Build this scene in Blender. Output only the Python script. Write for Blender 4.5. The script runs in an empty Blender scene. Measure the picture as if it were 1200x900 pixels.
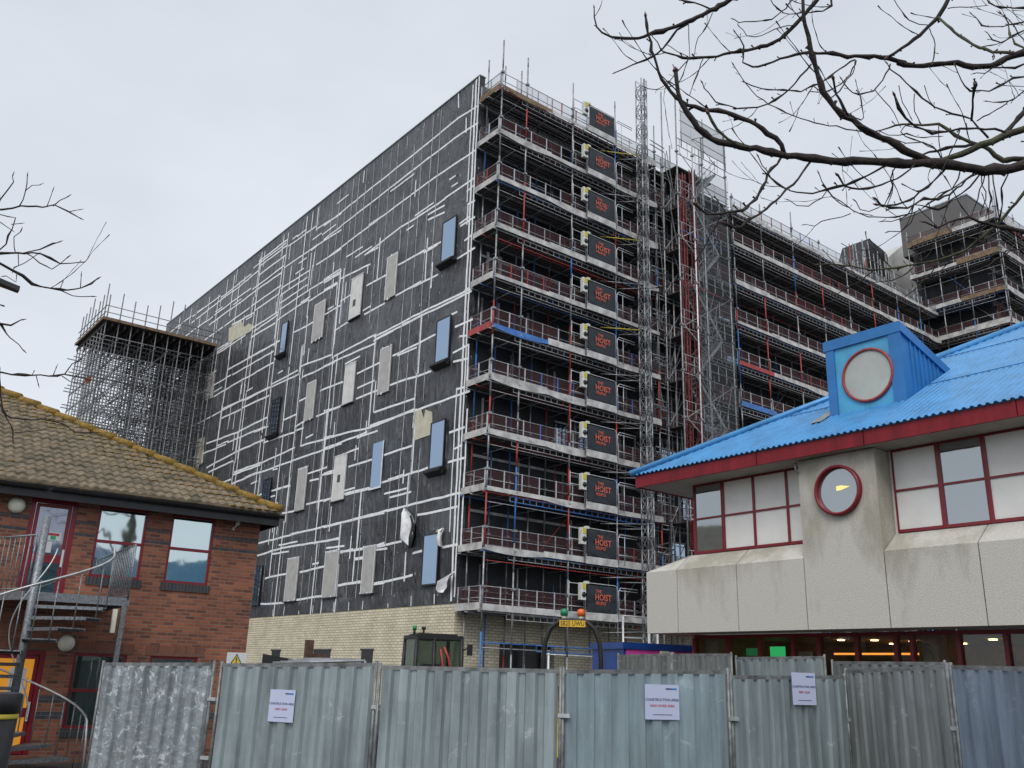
import bpy, math, random
from mathutils import Vector, Matrix
random.seed(7)
S = bpy.context.scene
COL = S.collection
PI = math.pi
rad = math.radians

# ------------------------------------------------------------------ camera
F = 1066.9; EYE = 1.75
yaw, pit, roll = rad(38.115), rad(17.88), rad(1.81)
fwd = Vector((math.sin(yaw)*math.cos(pit), math.cos(yaw)*math.cos(pit), math.sin(pit)))
rgt = Vector((math.cos(yaw), -math.sin(yaw), 0)); upv = rgt.cross(fwd)
RX = rgt*math.cos(roll) + upv*math.sin(roll)
UP = -rgt*math.sin(roll) + upv*math.cos(roll)
O = Vector((0, 0, EYE))
cam = bpy.data.cameras.new('camera'); camo = bpy.data.objects.new('camera', cam); COL.objects.link(camo)
cam.sensor_width = 36; cam.lens = F/1200*36; cam.clip_end = 2000; cam.clip_start = .1
M = Matrix((RX, UP, -fwd)).transposed().to_4x4(); M.translation = O
camo.matrix_world = M
S.camera = camo

# ------------------------------------------------------------------ sky, sun, exposure
SUN_EL, SUN_HEAD = rad(48), rad(232)      # heading the light comes from, clockwise from +y
w = bpy.data.worlds.new('World'); S.world = w; w.use_nodes = True
nt = w.node_tree; nt.nodes.clear()
def N(t, k, **kw):
    n = t.nodes.new(k)
    for a, b in kw.items(): setattr(n, a, b)
    return n
out = N(nt, 'ShaderNodeOutputWorld'); bg = N(nt, 'ShaderNodeBackground'); bg.inputs[1].default_value = .135
sky = N(nt, 'ShaderNodeTexSky', sky_type='NISHITA', sun_disc=False)
sky.sun_elevation = SUN_EL; sky.sun_rotation = SUN_HEAD
sky.dust_density = 4; sky.air_density = 1; sky.ozone_density = 1
tc = N(nt, 'ShaderNodeTexCoord'); ns = N(nt, 'ShaderNodeTexNoise')
ns.inputs['Scale'].default_value = 1.6; ns.inputs['Detail'].default_value = 5; ns.inputs['Roughness'].default_value = .5
mp = N(nt, 'ShaderNodeMapping'); mp.inputs['Scale'].default_value = (1, 1, 2.2)
cr = N(nt, 'ShaderNodeValToRGB')
cr.color_ramp.elements[0].position = .3; cr.color_ramp.elements[0].color = (4.5, 4.85, 5.4, 1)
cr.color_ramp.elements[1].position = .72; cr.color_ramp.elements[1].color = (6.1, 6.4, 6.8, 1)
mx = N(nt, 'ShaderNodeMixRGB'); mx.inputs[0].default_value = .9   # thick cloud deck over the clear sky
nt.links.new(tc.outputs['Generated'], mp.inputs[0]); nt.links.new(mp.outputs[0], ns.inputs['Vector'])
nt.links.new(ns.outputs[0], cr.inputs[0])
nt.links.new(sky.outputs[0], mx.inputs[1]); nt.links.new(cr.outputs[0], mx.inputs[2])
nt.links.new(mx.outputs[0], bg.inputs[0]); nt.links.new(bg.outputs[0], out.inputs[0])
sl = bpy.data.lights.new('sun', 'SUN'); sl.energy = 1.5; sl.angle = rad(35); sl.color = (1, .97, .93)
so = bpy.data.objects.new('sun', sl); COL.objects.link(so)
sd = Vector((math.sin(SUN_HEAD)*math.cos(SUN_EL), math.cos(SUN_HEAD)*math.cos(SUN_EL), math.sin(SUN_EL)))
so.rotation_euler = sd.to_track_quat('Z', 'Y').to_euler(); so.location = sd*100
S.view_settings.view_transform = 'Standard'; S.view_settings.look = 'None'
S.view_settings.gamma = 1; S.view_settings.use_curve_mapping = False
S.view_settings.exposure = 0.1

# ------------------------------------------------------------------ measuring helpers (surveyed points -> metres)
def ray(x, y):
    d = fwd*F + RX*(x-600) - UP*(y-450)
    return d/math.hypot(d.x, d.y)
def onx(x, y, X): d = ray(x, y); return O + d*(X/d.x)
def ony(x, y, Y): d = ray(x, y); return O + d*(Y/d.y)
def ond(x, y, D): return O + ray(x, y)*D
def hdg(h, D, z=0): a = rad(h); return Vector((math.sin(a)*D, math.cos(a)*D, z))

# ------------------------------------------------------------------ mesh builder
class MB:
    def __init__(s): s.v = []; s.f = []; s.m = []; s.sm = []
    def add(s, vs, fs, mi=0, smooth=False):
        b = len(s.v); s.v += [tuple(v) for v in vs]
        for f in fs: s.f.append([b+i for i in f]); s.m.append(mi); s.sm.append(smooth)
    def bx(s, x0, x1, y0, y1, z0, z1, mi=0):
        s.add([(x, y, z) for z in (z0, z1) for y in (y0, y1) for x in (x0, x1)],
              [(0, 2, 3, 1), (4, 5, 7, 6), (0, 1, 5, 4), (2, 6, 7, 3), (0, 4, 6, 2), (1, 3, 7, 5)], mi)
    def obx(s, c, a, b, d, mi=0):   # oriented box, centre and three half vectors
        c, a, b, d = Vector(c), Vector(a), Vector(b), Vector(d)
        s.add([c+a*i+b*j+d*k for k in (-1, 1) for j in (-1, 1) for i in (-1, 1)],
              [(0, 2, 3, 1), (4, 5, 7, 6), (0, 1, 5, 4), (2, 6, 7, 3), (0, 4, 6, 2), (1, 3, 7, 5)], mi)
    def seg(s, p, q, hw, hh, mi=0, up=(0, 0, 1)):   # rectangular bar p->q
        p, q = Vector(p), Vector(q); d = (q-p); L = d.length
        if L < 1e-6: return
        d /= L; u = Vector(up)
        if abs(d.dot(u)) > .98: u = Vector((1, 0, 0))
        r = d.cross(u).normalized(); u2 = r.cross(d)
        s.obx((p+q)/2, d*L/2, r*hw, u2*hh, mi)
    def tube(s, p, q, r, mi=0, n=6, r2=None):
        p, q = Vector(p), Vector(q); s.path([p, q], [r, r if r2 is None else r2], n, mi)
    def path(s, pts, rs, n=6, mi=0, cap=True):
        pts = [Vector(p) for p in pts]; k = len(pts)
        if not hasattr(rs, '__len__'): rs = [rs]*k
        vs = []; fs = []; prev = None
        for i, p in enumerate(pts):
            d = (pts[min(i+1, k-1)] - pts[max(i-1, 0)])
            if d.length < 1e-9: d = Vector((0, 0, 1))
            d.normalize()
            if prev is None:
                a = d.orthogonal().normalized()
            else:
                a = prev - d*prev.dot(d)
                a = a.normalized() if a.length > 1e-6 else d.orthogonal().normalized()
            prev = a; b = d.cross(a)
            for j in range(n):
                t = 2*PI*j/n; vs.append(p + (a*math.cos(t)+b*math.sin(t))*rs[i])
        for i in range(k-1):
            for j in range(n):
                fs.append((i*n+j, i*n+(j+1) % n, (i+1)*n+(j+1) % n, (i+1)*n+j))
        if cap: fs.append(tuple(range(n-1, -1, -1))); fs.append(tuple((k-1)*n+j for j in range(n)))
        s.add(vs, fs, mi, n > 4)
    def lathe(s, c, prof, n=16, mi=0, axis=(0, 0, 1)):   # prof: (r, h)
        c = Vector(c); ax = Vector(axis).normalized(); a = ax.orthogonal().normalized(); b = ax.cross(a)
        vs = [c+ax*h+(a*math.cos(2*PI*j/n)+b*math.sin(2*PI*j/n))*r for r, h in prof for j in range(n)]
        fs = [(i*n+j, i*n+(j+1) % n, (i+1)*n+(j+1) % n, (i+1)*n+j) for i in range(len(prof)-1) for j in range(n)]
        fs += [tuple(range(n-1, -1, -1)), tuple((len(prof)-1)*n+j for j in range(n))]
        s.add(vs, fs, mi, True)
    def quad(s, a, b, c, d, mi=0): s.add([a, b, c, d], [(0, 1, 2, 3)], mi)
    def prism(s, poly, ext, mi=0):   # planar polygon extruded by vector ext
        n = len(poly); ext = Vector(ext); P = [Vector(p) for p in poly]
        s.add(P+[p+ext for p in P], [tuple(range(n-1, -1, -1)), tuple(range(n, 2*n))] +
              [(i, (i+1) % n, n+(i+1) % n, n+i) for i in range(n)], mi)
    def build(s, name, mats, parent=None, world=True):
        me = bpy.data.meshes.new(name)
        off = Vector((0, 0, 0))
        if parent is not None and world:
            r = parent
            while r.parent: r = r.parent
            inv = Matrix.Translation(r.location) @ r.rotation_euler.to_matrix().to_4x4(); inv.invert()
            vs = [tuple(inv @ Vector(v)) for v in s.v]
        else: vs = s.v
        me.from_pydata(vs, [], s.f)
        if not isinstance(mats, (list, tuple)): mats = [mats]
        for m in mats: me.materials.append(m)
        me.polygons.foreach_set('material_index', s.m)
        me.polygons.foreach_set('use_smooth', s.sm)
        me.update()
        o = bpy.data.objects.new(name, me); COL.objects.link(o)
        if parent is not None: o.parent = parent
        return o
def thing(name, label, cat, loc=(0, 0, 0), rz=0, group=None):
    o = bpy.data.objects.new(name, None); COL.objects.link(o); o.empty_display_size = .3
    o.location = loc; o.rotation_euler = (0, 0, rz); o['label'] = label; o['category'] = cat
    if group: o['group'] = group
    return o
def tag(o, label, cat, group=None):
    o['label'] = label; o['category'] = cat
    if group: o['group'] = group
    return o
def text(s, size, mat, parent, M, name='lettering', bold=0.0, ext=.002, align='CENTER', sx=1):
    cu = bpy.data.curves.new('t', 'FONT'); cu.body = s; cu.size = size; cu.extrude = ext; cu.offset = bold
    cu.align_x = align; cu.align_y = 'CENTER'; cu.resolution_u = 2
    t = bpy.data.objects.new('t', cu); COL.objects.link(t)
    dg = bpy.context.evaluated_depsgraph_get()
    me = bpy.data.meshes.new_from_object(t.evaluated_get(dg))
    bpy.data.objects.remove(t); me.name = name
    inv = Matrix.Identity(4)
    if parent is not None:
        r = parent
        while r.parent: r = r.parent
        inv = (Matrix.Translation(r.location) @ r.rotation_euler.to_matrix().to_4x4()).inverted()
    me.transform(inv @ M @ Matrix.Diagonal((sx, 1, 1, 1)))
    me.materials.clear(); me.materials.append(mat)
    o = bpy.data.objects.new(name, me); COL.objects.link(o); o.parent = parent
    return o
def frame(loc, xdir, zdir=(0, 0, 1)):   # text frame: x along xdir, y up, z towards the reader
    x = Vector(xdir).normalized(); y = Vector(zdir).normalized(); z = x.cross(y)
    m = Matrix((x, y, z)).transposed().to_4x4(); m.translation = Vector(loc); return m
def copytree(o, parent=None, label=None, loc=None, rz=None):
    c = o.copy(); COL.objects.link(c)
    if parent is not None: c.parent = parent
    if label: c['label'] = label
    if loc is not None: c.location = loc
    if rz is not None: c.rotation_euler = (0, 0, rz)
    for ch in [x for x in bpy.data.objects if x.parent == o]: copytree(ch, c)
    return c

# ------------------------------------------------------------------ materials
def mat(name, col, rough=.6, metal=0, noise=0, nscale=8, bump=0, bscale=40, alpha=1, emit=None, estr=1, spec=.5,
        col2=None, streak=False, lo=.35, hi=.65, dist=.02):
    m = bpy.data.materials.new(name); m.use_nodes = True; t = m.node_tree
    b = t.nodes['Principled BSDF']; c4 = (*col, 1)
    b.inputs['Base Color'].default_value = c4; b.inputs['Roughness'].default_value = rough
    b.inputs['Metallic'].default_value = metal; b.inputs['Alpha'].default_value = alpha
    b.inputs['Specular IOR Level'].default_value = spec
    tcn = N(t, 'ShaderNodeTexCoord')
    if noise or col2:
        mp_ = N(t, 'ShaderNodeMapping')
        if streak: mp_.inputs['Scale'].default_value = (1, 1, .12)
        nz = N(t, 'ShaderNodeTexNoise'); nz.inputs['Scale'].default_value = nscale; nz.inputs['Detail'].default_value = 6
        nz.inputs['Roughness'].default_value = .62
        rp = N(t, 'ShaderNodeValToRGB')
        c2 = col2 if col2 else tuple(max(0, c*(1-noise)) for c in col)
        c1 = col if col2 else tuple(min(1, c*(1+noise)) for c in col)
        rp.color_ramp.elements[0].position = lo; rp.color_ramp.elements[0].color = (*c2, 1)
        rp.color_ramp.elements[1].position = hi; rp.color_ramp.elements[1].color = (*c1, 1)
        t.links.new(tcn.outputs['Object'], mp_.inputs[0]); t.links.new(mp_.outputs[0], nz.inputs['Vector'])
        t.links.new(nz.outputs[0], rp.inputs[0]); t.links.new(rp.outputs[0], b.inputs['Base Color'])
        m['ramp'] = rp.name
    if bump:
        nb = N(t, 'ShaderNodeTexNoise'); nb.inputs['Scale'].default_value = bscale; nb.inputs['Detail'].default_value = 4
        bp = N(t, 'ShaderNodeBump'); bp.inputs['Strength'].default_value = bump; bp.inputs['Distance'].default_value = dist
        t.links.new(tcn.outputs['Object'], nb.inputs['Vector']); t.links.new(nb.outputs[0], bp.inputs['Height'])
        t.links.new(bp.outputs[0], b.inputs['Normal'])
    if emit:
        b.inputs['Emission Color'].default_value = (*emit, 1); b.inputs['Emission Strength'].default_value = estr
    return m
def brickmat(name, c1, c2, mortar, axis, bw=.225, bh=.075, ms=.01, bump=.6, stain=.25):
    m = bpy.data.materials.new(name); m.use_nodes = True; t = m.node_tree; b = t.nodes['Principled BSDF']
    tcn = N(t, 'ShaderNodeTexCoord'); sp = N(t, 'ShaderNodeSeparateXYZ'); cb = N(t, 'ShaderNodeCombineXYZ')
    t.links.new(tcn.outputs['Object'], sp.inputs[0])
    if axis == 'XY':
        ad = N(t, 'ShaderNodeMath', operation='ADD'); t.links.new(sp.outputs[0], ad.inputs[0]); t.links.new(sp.outputs[1], ad.inputs[1])
        t.links.new(ad.outputs[0], cb.inputs[0])
    else: t.links.new(sp.outputs[0 if axis == 'X' else 1], cb.inputs[0])
    t.links.new(sp.outputs[2], cb.inputs[1])
    br = N(t, 'ShaderNodeTexBrick'); br.inputs['Scale'].default_value = 1
    br.inputs['Brick Width'].default_value = bw; br.inputs['Row Height'].default_value = bh
    br.inputs['Mortar Size'].default_value = ms; br.inputs['Mortar Smooth'].default_value = .2; br.inputs['Bias'].default_value = -.1
    br.inputs['Color1'].default_value = (*c1, 1); br.inputs['Color2'].default_value = (*c2, 1); br.inputs['Mortar'].default_value = (*mortar, 1)
    t.links.new(cb.outputs[0], br.inputs['Vector'])
    nz = N(t, 'ShaderNodeTexNoise'); nz.inputs['Scale'].default_value = .9; nz.inputs['Detail'].default_value = 7
    t.links.new(tcn.outputs['Object'], nz.inputs['Vector'])
    rp = N(t, 'ShaderNodeMapRange'); rp.inputs[1].default_value = .3; rp.inputs[2].default_value = .7
    rp.inputs[3].default_value = 1-stain; rp.inputs[4].default_value = 1+stain*.5
    t.links.new(nz.outputs[0], rp.inputs[0])
    mu = N(t, 'ShaderNodeVectorMath', operation='SCALE')
    t.links.new(br.outputs[0], mu.inputs[0]); t.links.new(rp.outputs[0], mu.inputs['Scale'])
    t.links.new(mu.outputs[0], b.inputs['Base Color']); b.inputs['Roughness'].default_value = .85
    bp = N(t, 'ShaderNodeBump'); bp.inputs['Strength'].default_value = bump; bp.inputs['Distance'].default_value = .01
    bp.invert = True; t.links.new(br.outputs[1], bp.inputs['Height']); t.links.new(bp.outputs[0], b.inputs['Normal'])
    return m
def glassmat(name, tint, body, refl=.55, rough=.03, wob=.15):
    m = bpy.data.materials.new(name); m.use_nodes = True; t = m.node_tree
    b = t.nodes['Principled BSDF']; o = t.nodes['Material Output']
    b.inputs['Base Color'].default_value = (*body, 1); b.inputs['Roughness'].default_value = .1
    g = N(t, 'ShaderNodeBsdfGlossy'); g.inputs[0].default_value = (*tint, 1); g.inputs['Roughness'].default_value = rough
    mxs = N(t, 'ShaderNodeMixShader'); mxs.inputs[0].default_value = refl
    tcn = N(t, 'ShaderNodeTexCoord'); nz = N(t, 'ShaderNodeTexNoise'); nz.inputs['Scale'].default_value = 1.1
    bp = N(t, 'ShaderNodeBump'); bp.inputs['Strength'].default_value = wob; bp.inputs['Distance'].default_value = .02
    t.links.new(tcn.outputs['Object'], nz.inputs['Vector']); t.links.new(nz.outputs[0], bp.inputs['Height'])
    t.links.new(bp.outputs[0], g.inputs['Normal'])
    t.links.new(b.outputs[0], mxs.inputs[1]); t.links.new(g.outputs[0], mxs.inputs[2]); t.links.new(mxs.outputs[0], o.inputs[0])
    return m
def clearglass(name, tint, refl=.25, rough=.02):   # see-through pane
    m = bpy.data.materials.new(name); m.use_nodes = True; t = m.node_tree; o = t.nodes['Material Output']
    t.nodes.remove(t.nodes['Principled BSDF'])
    tr = N(t, 'ShaderNodeBsdfTransparent'); tr.inputs[0].default_value = (*tint, 1)
    g = N(t, 'ShaderNodeBsdfGlossy'); g.inputs['Roughness'].default_value = rough
    mxs = N(t, 'ShaderNodeMixShader'); mxs.inputs[0].default_value = refl
    t.links.new(tr.outputs[0], mxs.inputs[1]); t.links.new(g.outputs[0], mxs.inputs[2]); t.links.new(mxs.outputs[0], o.inputs[0])
    return m

MEM = bpy.data.materials.new('membrane'); MEM.use_nodes = True
def membrane(m):
    t = m.node_tree; b = t.nodes['Principled BSDF']
    tcn = N(t, 'ShaderNodeTexCoord'); sp = N(t, 'ShaderNodeSeparateXYZ'); t.links.new(tcn.outputs['Object'], sp.inputs[0])
    # sheet-to-sheet tone, printed marks, wrinkles
    nz = N(t, 'ShaderNodeTexNoise'); nz.inputs['Scale'].default_value = .35; nz.inputs['Detail'].default_value = 8; nz.inputs['Roughness'].default_value = .6
    t.links.new(tcn.outputs['Object'], nz.inputs['Vector'])
    rp = N(t, 'ShaderNodeValToRGB'); rp.color_ramp.elements[0].position = .35; rp.color_ramp.elements[0].color = (.026, .028, .033, 1)
    rp.color_ramp.elements[1].position = .68; rp.color_ramp.elements[1].color = (.080, .084, .093, 1)
    t.links.new(nz.outputs[0], rp.inputs[0])
    cb = N(t, 'ShaderNodeCombineXYZ'); t.links.new(sp.outputs[1], cb.inputs[0]); t.links.new(sp.outputs[2], cb.inputs[1])
    bk = N(t, 'ShaderNodeTexBrick'); bk.inputs['Scale'].default_value = 1; bk.inputs['Brick Width'].default_value = 5.8; bk.inputs['Row Height'].default_value = 2.1
    bk.inputs['Mortar Size'].default_value = .025; bk.inputs['Color1'].default_value = (.72, .72, .74, 1); bk.inputs['Color2'].default_value = (1.45, 1.45, 1.42, 1); bk.inputs['Mortar'].default_value = (.4, .4, .4, 1)
    t.links.new(cb.outputs[0], bk.inputs['Vector'])
    ms_ = N(t, 'ShaderNodeMixRGB', blend_type='MULTIPLY'); ms_.inputs[0].default_value = 1; t.links.new(rp.outputs[0], ms_.inputs[1]); t.links.new(bk.outputs[0], ms_.inputs[2])
    vm = N(t, 'ShaderNodeVectorMath', operation='MULTIPLY'); vm.inputs[1].default_value = (1, 1.35, .85)
    vo = N(t, 'ShaderNodeTexVoronoi'); vo.inputs['Scale'].default_value = 1; vo.inputs['Randomness'].default_value = .35
    t.links.new(tcn.outputs['Object'], vm.inputs[0]); t.links.new(vm.outputs[0], vo.inputs['Vector'])
    lt = N(t, 'ShaderNodeMath', operation='LESS_THAN'); lt.inputs[1].default_value = .085
    t.links.new(vo.outputs['Distance'], lt.inputs[0])
    n2 = N(t, 'ShaderNodeTexNoise'); n2.inputs['Scale'].default_value = 9
    t.links.new(tcn.outputs['Object'], n2.inputs['Vector'])
    gt = N(t, 'ShaderNodeMath', operation='GREATER_THAN'); gt.inputs[1].default_value = .5; t.links.new(n2.outputs[0], gt.inputs[0])
    ml = N(t, 'ShaderNodeMath', operation='MULTIPLY'); t.links.new(lt.outputs[0], ml.inputs[0]); t.links.new(gt.outputs[0], ml.inputs[1])
    mk = N(t, 'ShaderNodeMixRGB'); mk.inputs[2].default_value = (.42, .42, .42, 1)
    t.links.new(ml.outputs[0], mk.inputs[0]); t.links.new(ms_.outputs[0], mk.inputs[1]); t.links.new(mk.outputs[0], b.inputs['Base Color'])
    b.inputs['Roughness'].default_value = .36; b.inputs['Specular IOR Level'].default_value = .6
    mp_ = N(t, 'ShaderNodeMapping'); mp_.inputs['Scale'].default_value = (1, 1.9, .5); mp_.inputs['Rotation'].default_value = (.35, 0, 0)
    n3 = N(t, 'ShaderNodeTexNoise'); n3.inputs['Scale'].default_value = 1.2; n3.inputs['Detail'].default_value = 6; n3.inputs['Distortion'].default_value = .6
    t.links.new(tcn.outputs['Object'], mp_.inputs[0]); t.links.new(mp_.outputs[0], n3.inputs['Vector'])
    bp = N(t, 'ShaderNodeBump'); bp.inputs['Strength'].default_value = 1; bp.inputs['Distance'].default_value = .5
    t.links.new(n3.outputs[0], bp.inputs['Height']); t.links.new(bp.outputs[0], b.inputs['Normal'])
membrane(MEM)
TAPE = mat('tape', (.84, .85, .86), .4, noise=.15, nscale=3)
TAPE2 = mat('strap', (.46, .47, .48), .4, noise=.3, nscale=3)
BOARDW = mat('board_white', (.68, .67, .64), .55, noise=.12, nscale=2, bump=.3, bscale=3)
BOARDG = mat('board_grey', (.43, .42, .40), .6, noise=.12, nscale=2, bump=.3, bscale=3)
INSUL = mat('insulation', (.56, .54, .42), .9, noise=.15, nscale=2)
BLACK = mat('black_plastic', (.012, .012, .013), .35)
DARK = mat('dark_wall', (.022, .023, .026), .7, noise=.5, nscale=.8)
GALV = mat('galvanised_tube', (.30, .31, .32), .45, .55, noise=.35, nscale=5)
GALVL = mat('galvanised_light', (.52, .54, .55), .42, .45, noise=.2, nscale=5)
RED = mat('red_paint', (.36, .04, .035), .5, noise=.25, nscale=4)
BLUE = mat('blue_paint', (.04, .16, .46), .5, noise=.25, nscale=4)
YEL = mat('yellow_paint', (.62, .5, .06), .5)
TOE = mat('toe_board', (.64, .63, .61), .6, noise=0, col2=(.30, .29, .28), nscale=1.6)
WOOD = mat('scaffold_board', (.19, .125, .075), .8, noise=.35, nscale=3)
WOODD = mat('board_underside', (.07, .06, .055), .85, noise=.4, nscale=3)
CREAM = brickmat('cream_brick', (.76, .69, .52), (.62, .56, .40), (.36, .32, .24), 'XY', bw=.44, bh=.15, ms=.022, stain=.18)
REDB = brickmat('red_brick', (.36, .12, .06), (.12, .042, .032), (.22, .165, .13), 'XY', stain=.3)
GREYB = brickmat('grey_brick', (.065, .07, .085), (.045, .05, .06), (.13, .11, .1), 'XY')
SOLD = brickmat('soldier_brick', (.25, .085, .05), (.15, .055, .035), (.15, .11, .09), 'XY', bw=.075, bh=.225)
SILLB = brickmat('soldier_grey', (.05, .053, .062), (.035, .038, .045), (.09, .085, .08), 'XY', bw=.075, bh=.225)
MAROON = mat('maroon_paint', (.20, .012, .022), .35, noise=.12, nscale=3)
MAROON2 = mat('red_fascia', (.21, .012, .02), .5, noise=.25, nscale=2.5, streak=True, spec=.3)
SKYGL = glassmat('window_sky_glass', (.80, .93, .95), (.03, .05, .06), .72, wob=.25)
BLUEGL = glassmat('site_blue_glass', (.42, .54, .70), (.05, .09, .15), .72, .06, wob=.3)
WHITEP = mat('white_blind', (.80, .80, .77), .35, noise=.05, nscale=1.5)
PAPER = mat('paper', (.55, .60, .80), .5)
INK = mat('ink', (.05, .06, .14), .6); INKR = mat('ink_red', (.45, .04, .06), .6); INKB = mat('ink_blue', (.03, .2, .55), .6)
ORANGE = mat('orange_print', (.62, .12, .06), .5)
BANNER = mat('banner_vinyl', (.011, .017, .025), .5, bump=.6, bscale=2.2, dist=.12)
BLUEROOF = mat('blue_roof', (.075, .33, .68), .36, .2, col2=(.06, .24, .48), nscale=1.8, spec=.6)
BLUED = mat('blue_dormer', (.022, .17, .44), .4, noise=.1, nscale=2)
BLUEL = mat('blue_light_panel', (.07, .36, .60), .35, noise=.12, nscale=2)
FROST = mat('frosted_glass', (.44, .46, .42), .55, noise=.1, nscale=1.2)
BLUECAB = mat('container_blue', (.006, .05, .24), .4, noise=.15, nscale=2)
MAGENTA = mat('container_magenta', (.62, .07, .38), .45, noise=.1, nscale=1)
CONC = mat('ribbed_concrete', (.64, .62, .565), .9, noise=.0, col2=(.50, .485, .44), nscale=34, bump=.5, bscale=42, lo=.36, hi=.62, dist=.02)
def stains(m):      # rain stains and algae with a shape of their own
    t = m.node_tree; b = t.nodes['Principled BSDF']; src = b.inputs['Base Color'].links[0].from_socket
    tcn = N(t, 'ShaderNodeTexCoord'); sp = N(t, 'ShaderNodeSeparateXYZ'); t.links.new(tcn.outputs['Object'], sp.inputs[0])
    mp_ = N(t, 'ShaderNodeMapping'); mp_.inputs['Scale'].default_value = (1, 1, .35)
    nz = N(t, 'ShaderNodeTexNoise'); nz.inputs['Scale'].default_value = .9; nz.inputs['Detail'].default_value = 8; nz.inputs['Roughness'].default_value = .65
    t.links.new(tcn.outputs['Object'], mp_.inputs[0]); t.links.new(mp_.outputs[0], nz.inputs['Vector'])
    mr = N(t, 'ShaderNodeMapRange'); mr.inputs[1].default_value = 3.0; mr.inputs[2].default_value = 4.7; mr.inputs[3].default_value = -.12; mr.inputs[4].default_value = .08
    t.links.new(sp.outputs[2], mr.inputs[0])
    ad = N(t, 'ShaderNodeMath', operation='ADD'); t.links.new(nz.outputs[0], ad.inputs[0]); t.links.new(mr.outputs[0], ad.inputs[1])
    rp = N(t, 'ShaderNodeValToRGB'); rp.color_ramp.elements[0].position = .5; rp.color_ramp.elements[0].color = (1, 1, 1, 1)
    rp.color_ramp.elements[1].position = .68; rp.color_ramp.elements[1].color = (.68, .665, .60, 1)
    t.links.new(ad.outputs[0], rp.inputs[0])
    mu = N(t, 'ShaderNodeMixRGB', blend_type='MULTIPLY'); mu.inputs[0].default_value = 1
    t.links.new(src, mu.inputs[1]); t.links.new(rp.outputs[0], mu.inputs[2]); t.links.new(mu.outputs[0], b.inputs['Base Color'])
stains(CONC)
SOFFIT = mat('soffit', (.36, .34, .31), .8, noise=.1, nscale=2)
TILE = mat('roof_tile', (.23, .175, .115), .85, noise=0, col2=(.075, .066, .042), nscale=3.2, bump=.5, bscale=50)
MOSS = mat('moss', (.36, .20, .035), .95, col2=(.13, .105, .03), nscale=11, bump=1, bscale=40)
FASC = mat('black_gutter', (.018, .02, .023), .35, noise=.4, nscale=3)
GREYW = mat('grey_cladding', (.125, .12, .118), .6, noise=.06, nscale=.4)
RENDERW = mat('white_render', (.5, .5, .48), .8, noise=.2, nscale=.7)
GROUND = mat('asphalt', (.05, .05, .05), .9, noise=.3, nscale=2, bump=.5, bscale=30)
BARK = mat('bark', (.048, .034, .030), .85, col2=(.014, .010, .010), nscale=9, bump=1, bscale=40, dist=.01)
BARKM = mat('bark_mossy', (.10, .11, .055), .85, col2=(.035, .028, .022), nscale=6, bump=1, bscale=40, dist=.01)
BUD = mat('bud', (.10, .035, .032), .6)
LAMPW = mat('lamp_shell', (.80, .79, .66), .3, noise=.1, nscale=4)
def meshmat(name, col, a):   # woven netting: open weave as even coverage
    m = bpy.data.materials.new(name); m.use_nodes = True; t = m.node_tree; o = t.nodes['Material Output']
    b = t.nodes['Principled BSDF']; b.inputs['Base Color'].default_value = (*col, 1); b.inputs['Roughness'].default_value = .8
    tr = N(t, 'ShaderNodeBsdfTransparent'); mxs = N(t, 'ShaderNodeMixShader'); mxs.inputs[0].default_value = a
    t.links.new(tr.outputs[0], mxs.inputs[1]); t.links.new(b.outputs[0], mxs.inputs[2]); t.links.new(mxs.outputs[0], o.inputs[0])
    return m
NETR = meshmat('brick_guard_mesh', (.085, .028, .03), .40)
NETG = meshmat('debris_net', (.13, .14, .15), .12)
NETP = meshmat('pale_net', (.26, .27, .29), .28)
def steelmat(name, col, dents=0, metal=.4, rough=.34):
    m = mat(name, col, rough, metal, noise=.0, col2=tuple(c*.48 for c in col), nscale=4.2, streak=True, lo=.32, hi=.66)
    t = m.node_tree; b = t.nodes['Principled BSDF']; tcn = N(t, 'ShaderNodeTexCoord')
    # broad scuffs and white oxide blooms
    src = b.inputs['Base Color'].links[0].from_socket
    nz = N(t, 'ShaderNodeTexNoise'); nz.inputs['Scale'].default_value = 2.6 if not dents else 5; nz.inputs['Detail'].default_value = 9; nz.inputs['Roughness'].default_value = .72
    nz.inputs['Distortion'].default_value = 1.2
    t.links.new(tcn.outputs['Object'], nz.inputs['Vector'])
    rp = N(t, 'ShaderNodeValToRGB'); rp.color_ramp.elements[0].position = .60 if not dents else .565; rp.color_ramp.elements[0].color = (0, 0, 0, 1)
    rp.color_ramp.elements[1].position = .66 if not dents else .575; rp.color_ramp.elements[1].color = (1, 1, 1, 1)
    t.links.new(nz.outputs[0], rp.inputs[0])
    sc = N(t, 'ShaderNodeMath', operation='MULTIPLY'); sc.inputs[1].default_value = .4 if not dents else .75; t.links.new(rp.outputs[0], sc.inputs[0])
    mk = N(t, 'ShaderNodeMixRGB'); mk.inputs[2].default_value = (.78, .84, .86, 1)
    t.links.new(sc.outputs[0], mk.inputs[0]); t.links.new(src, mk.inputs[1]); t.links.new(mk.outputs[0], b.inputs['Base Color'])
    bp = N(t, 'ShaderNodeBump'); bp.inputs['Strength'].default_value = .5 if not dents else 1; bp.inputs['Distance'].default_value = .012 if not dents else .018
    n2 = N(t, 'ShaderNodeTexNoise'); n2.inputs['Scale'].default_value = 3 if not dents else 7; n2.inputs['Detail'].default_value = 3
    t.links.new(tcn.outputs['Object'], n2.inputs['Vector']); t.links.new(n2.outputs[0], bp.inputs['Height']); t.links.new(bp.outputs[0], b.inputs['Normal'])
    return m
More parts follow.
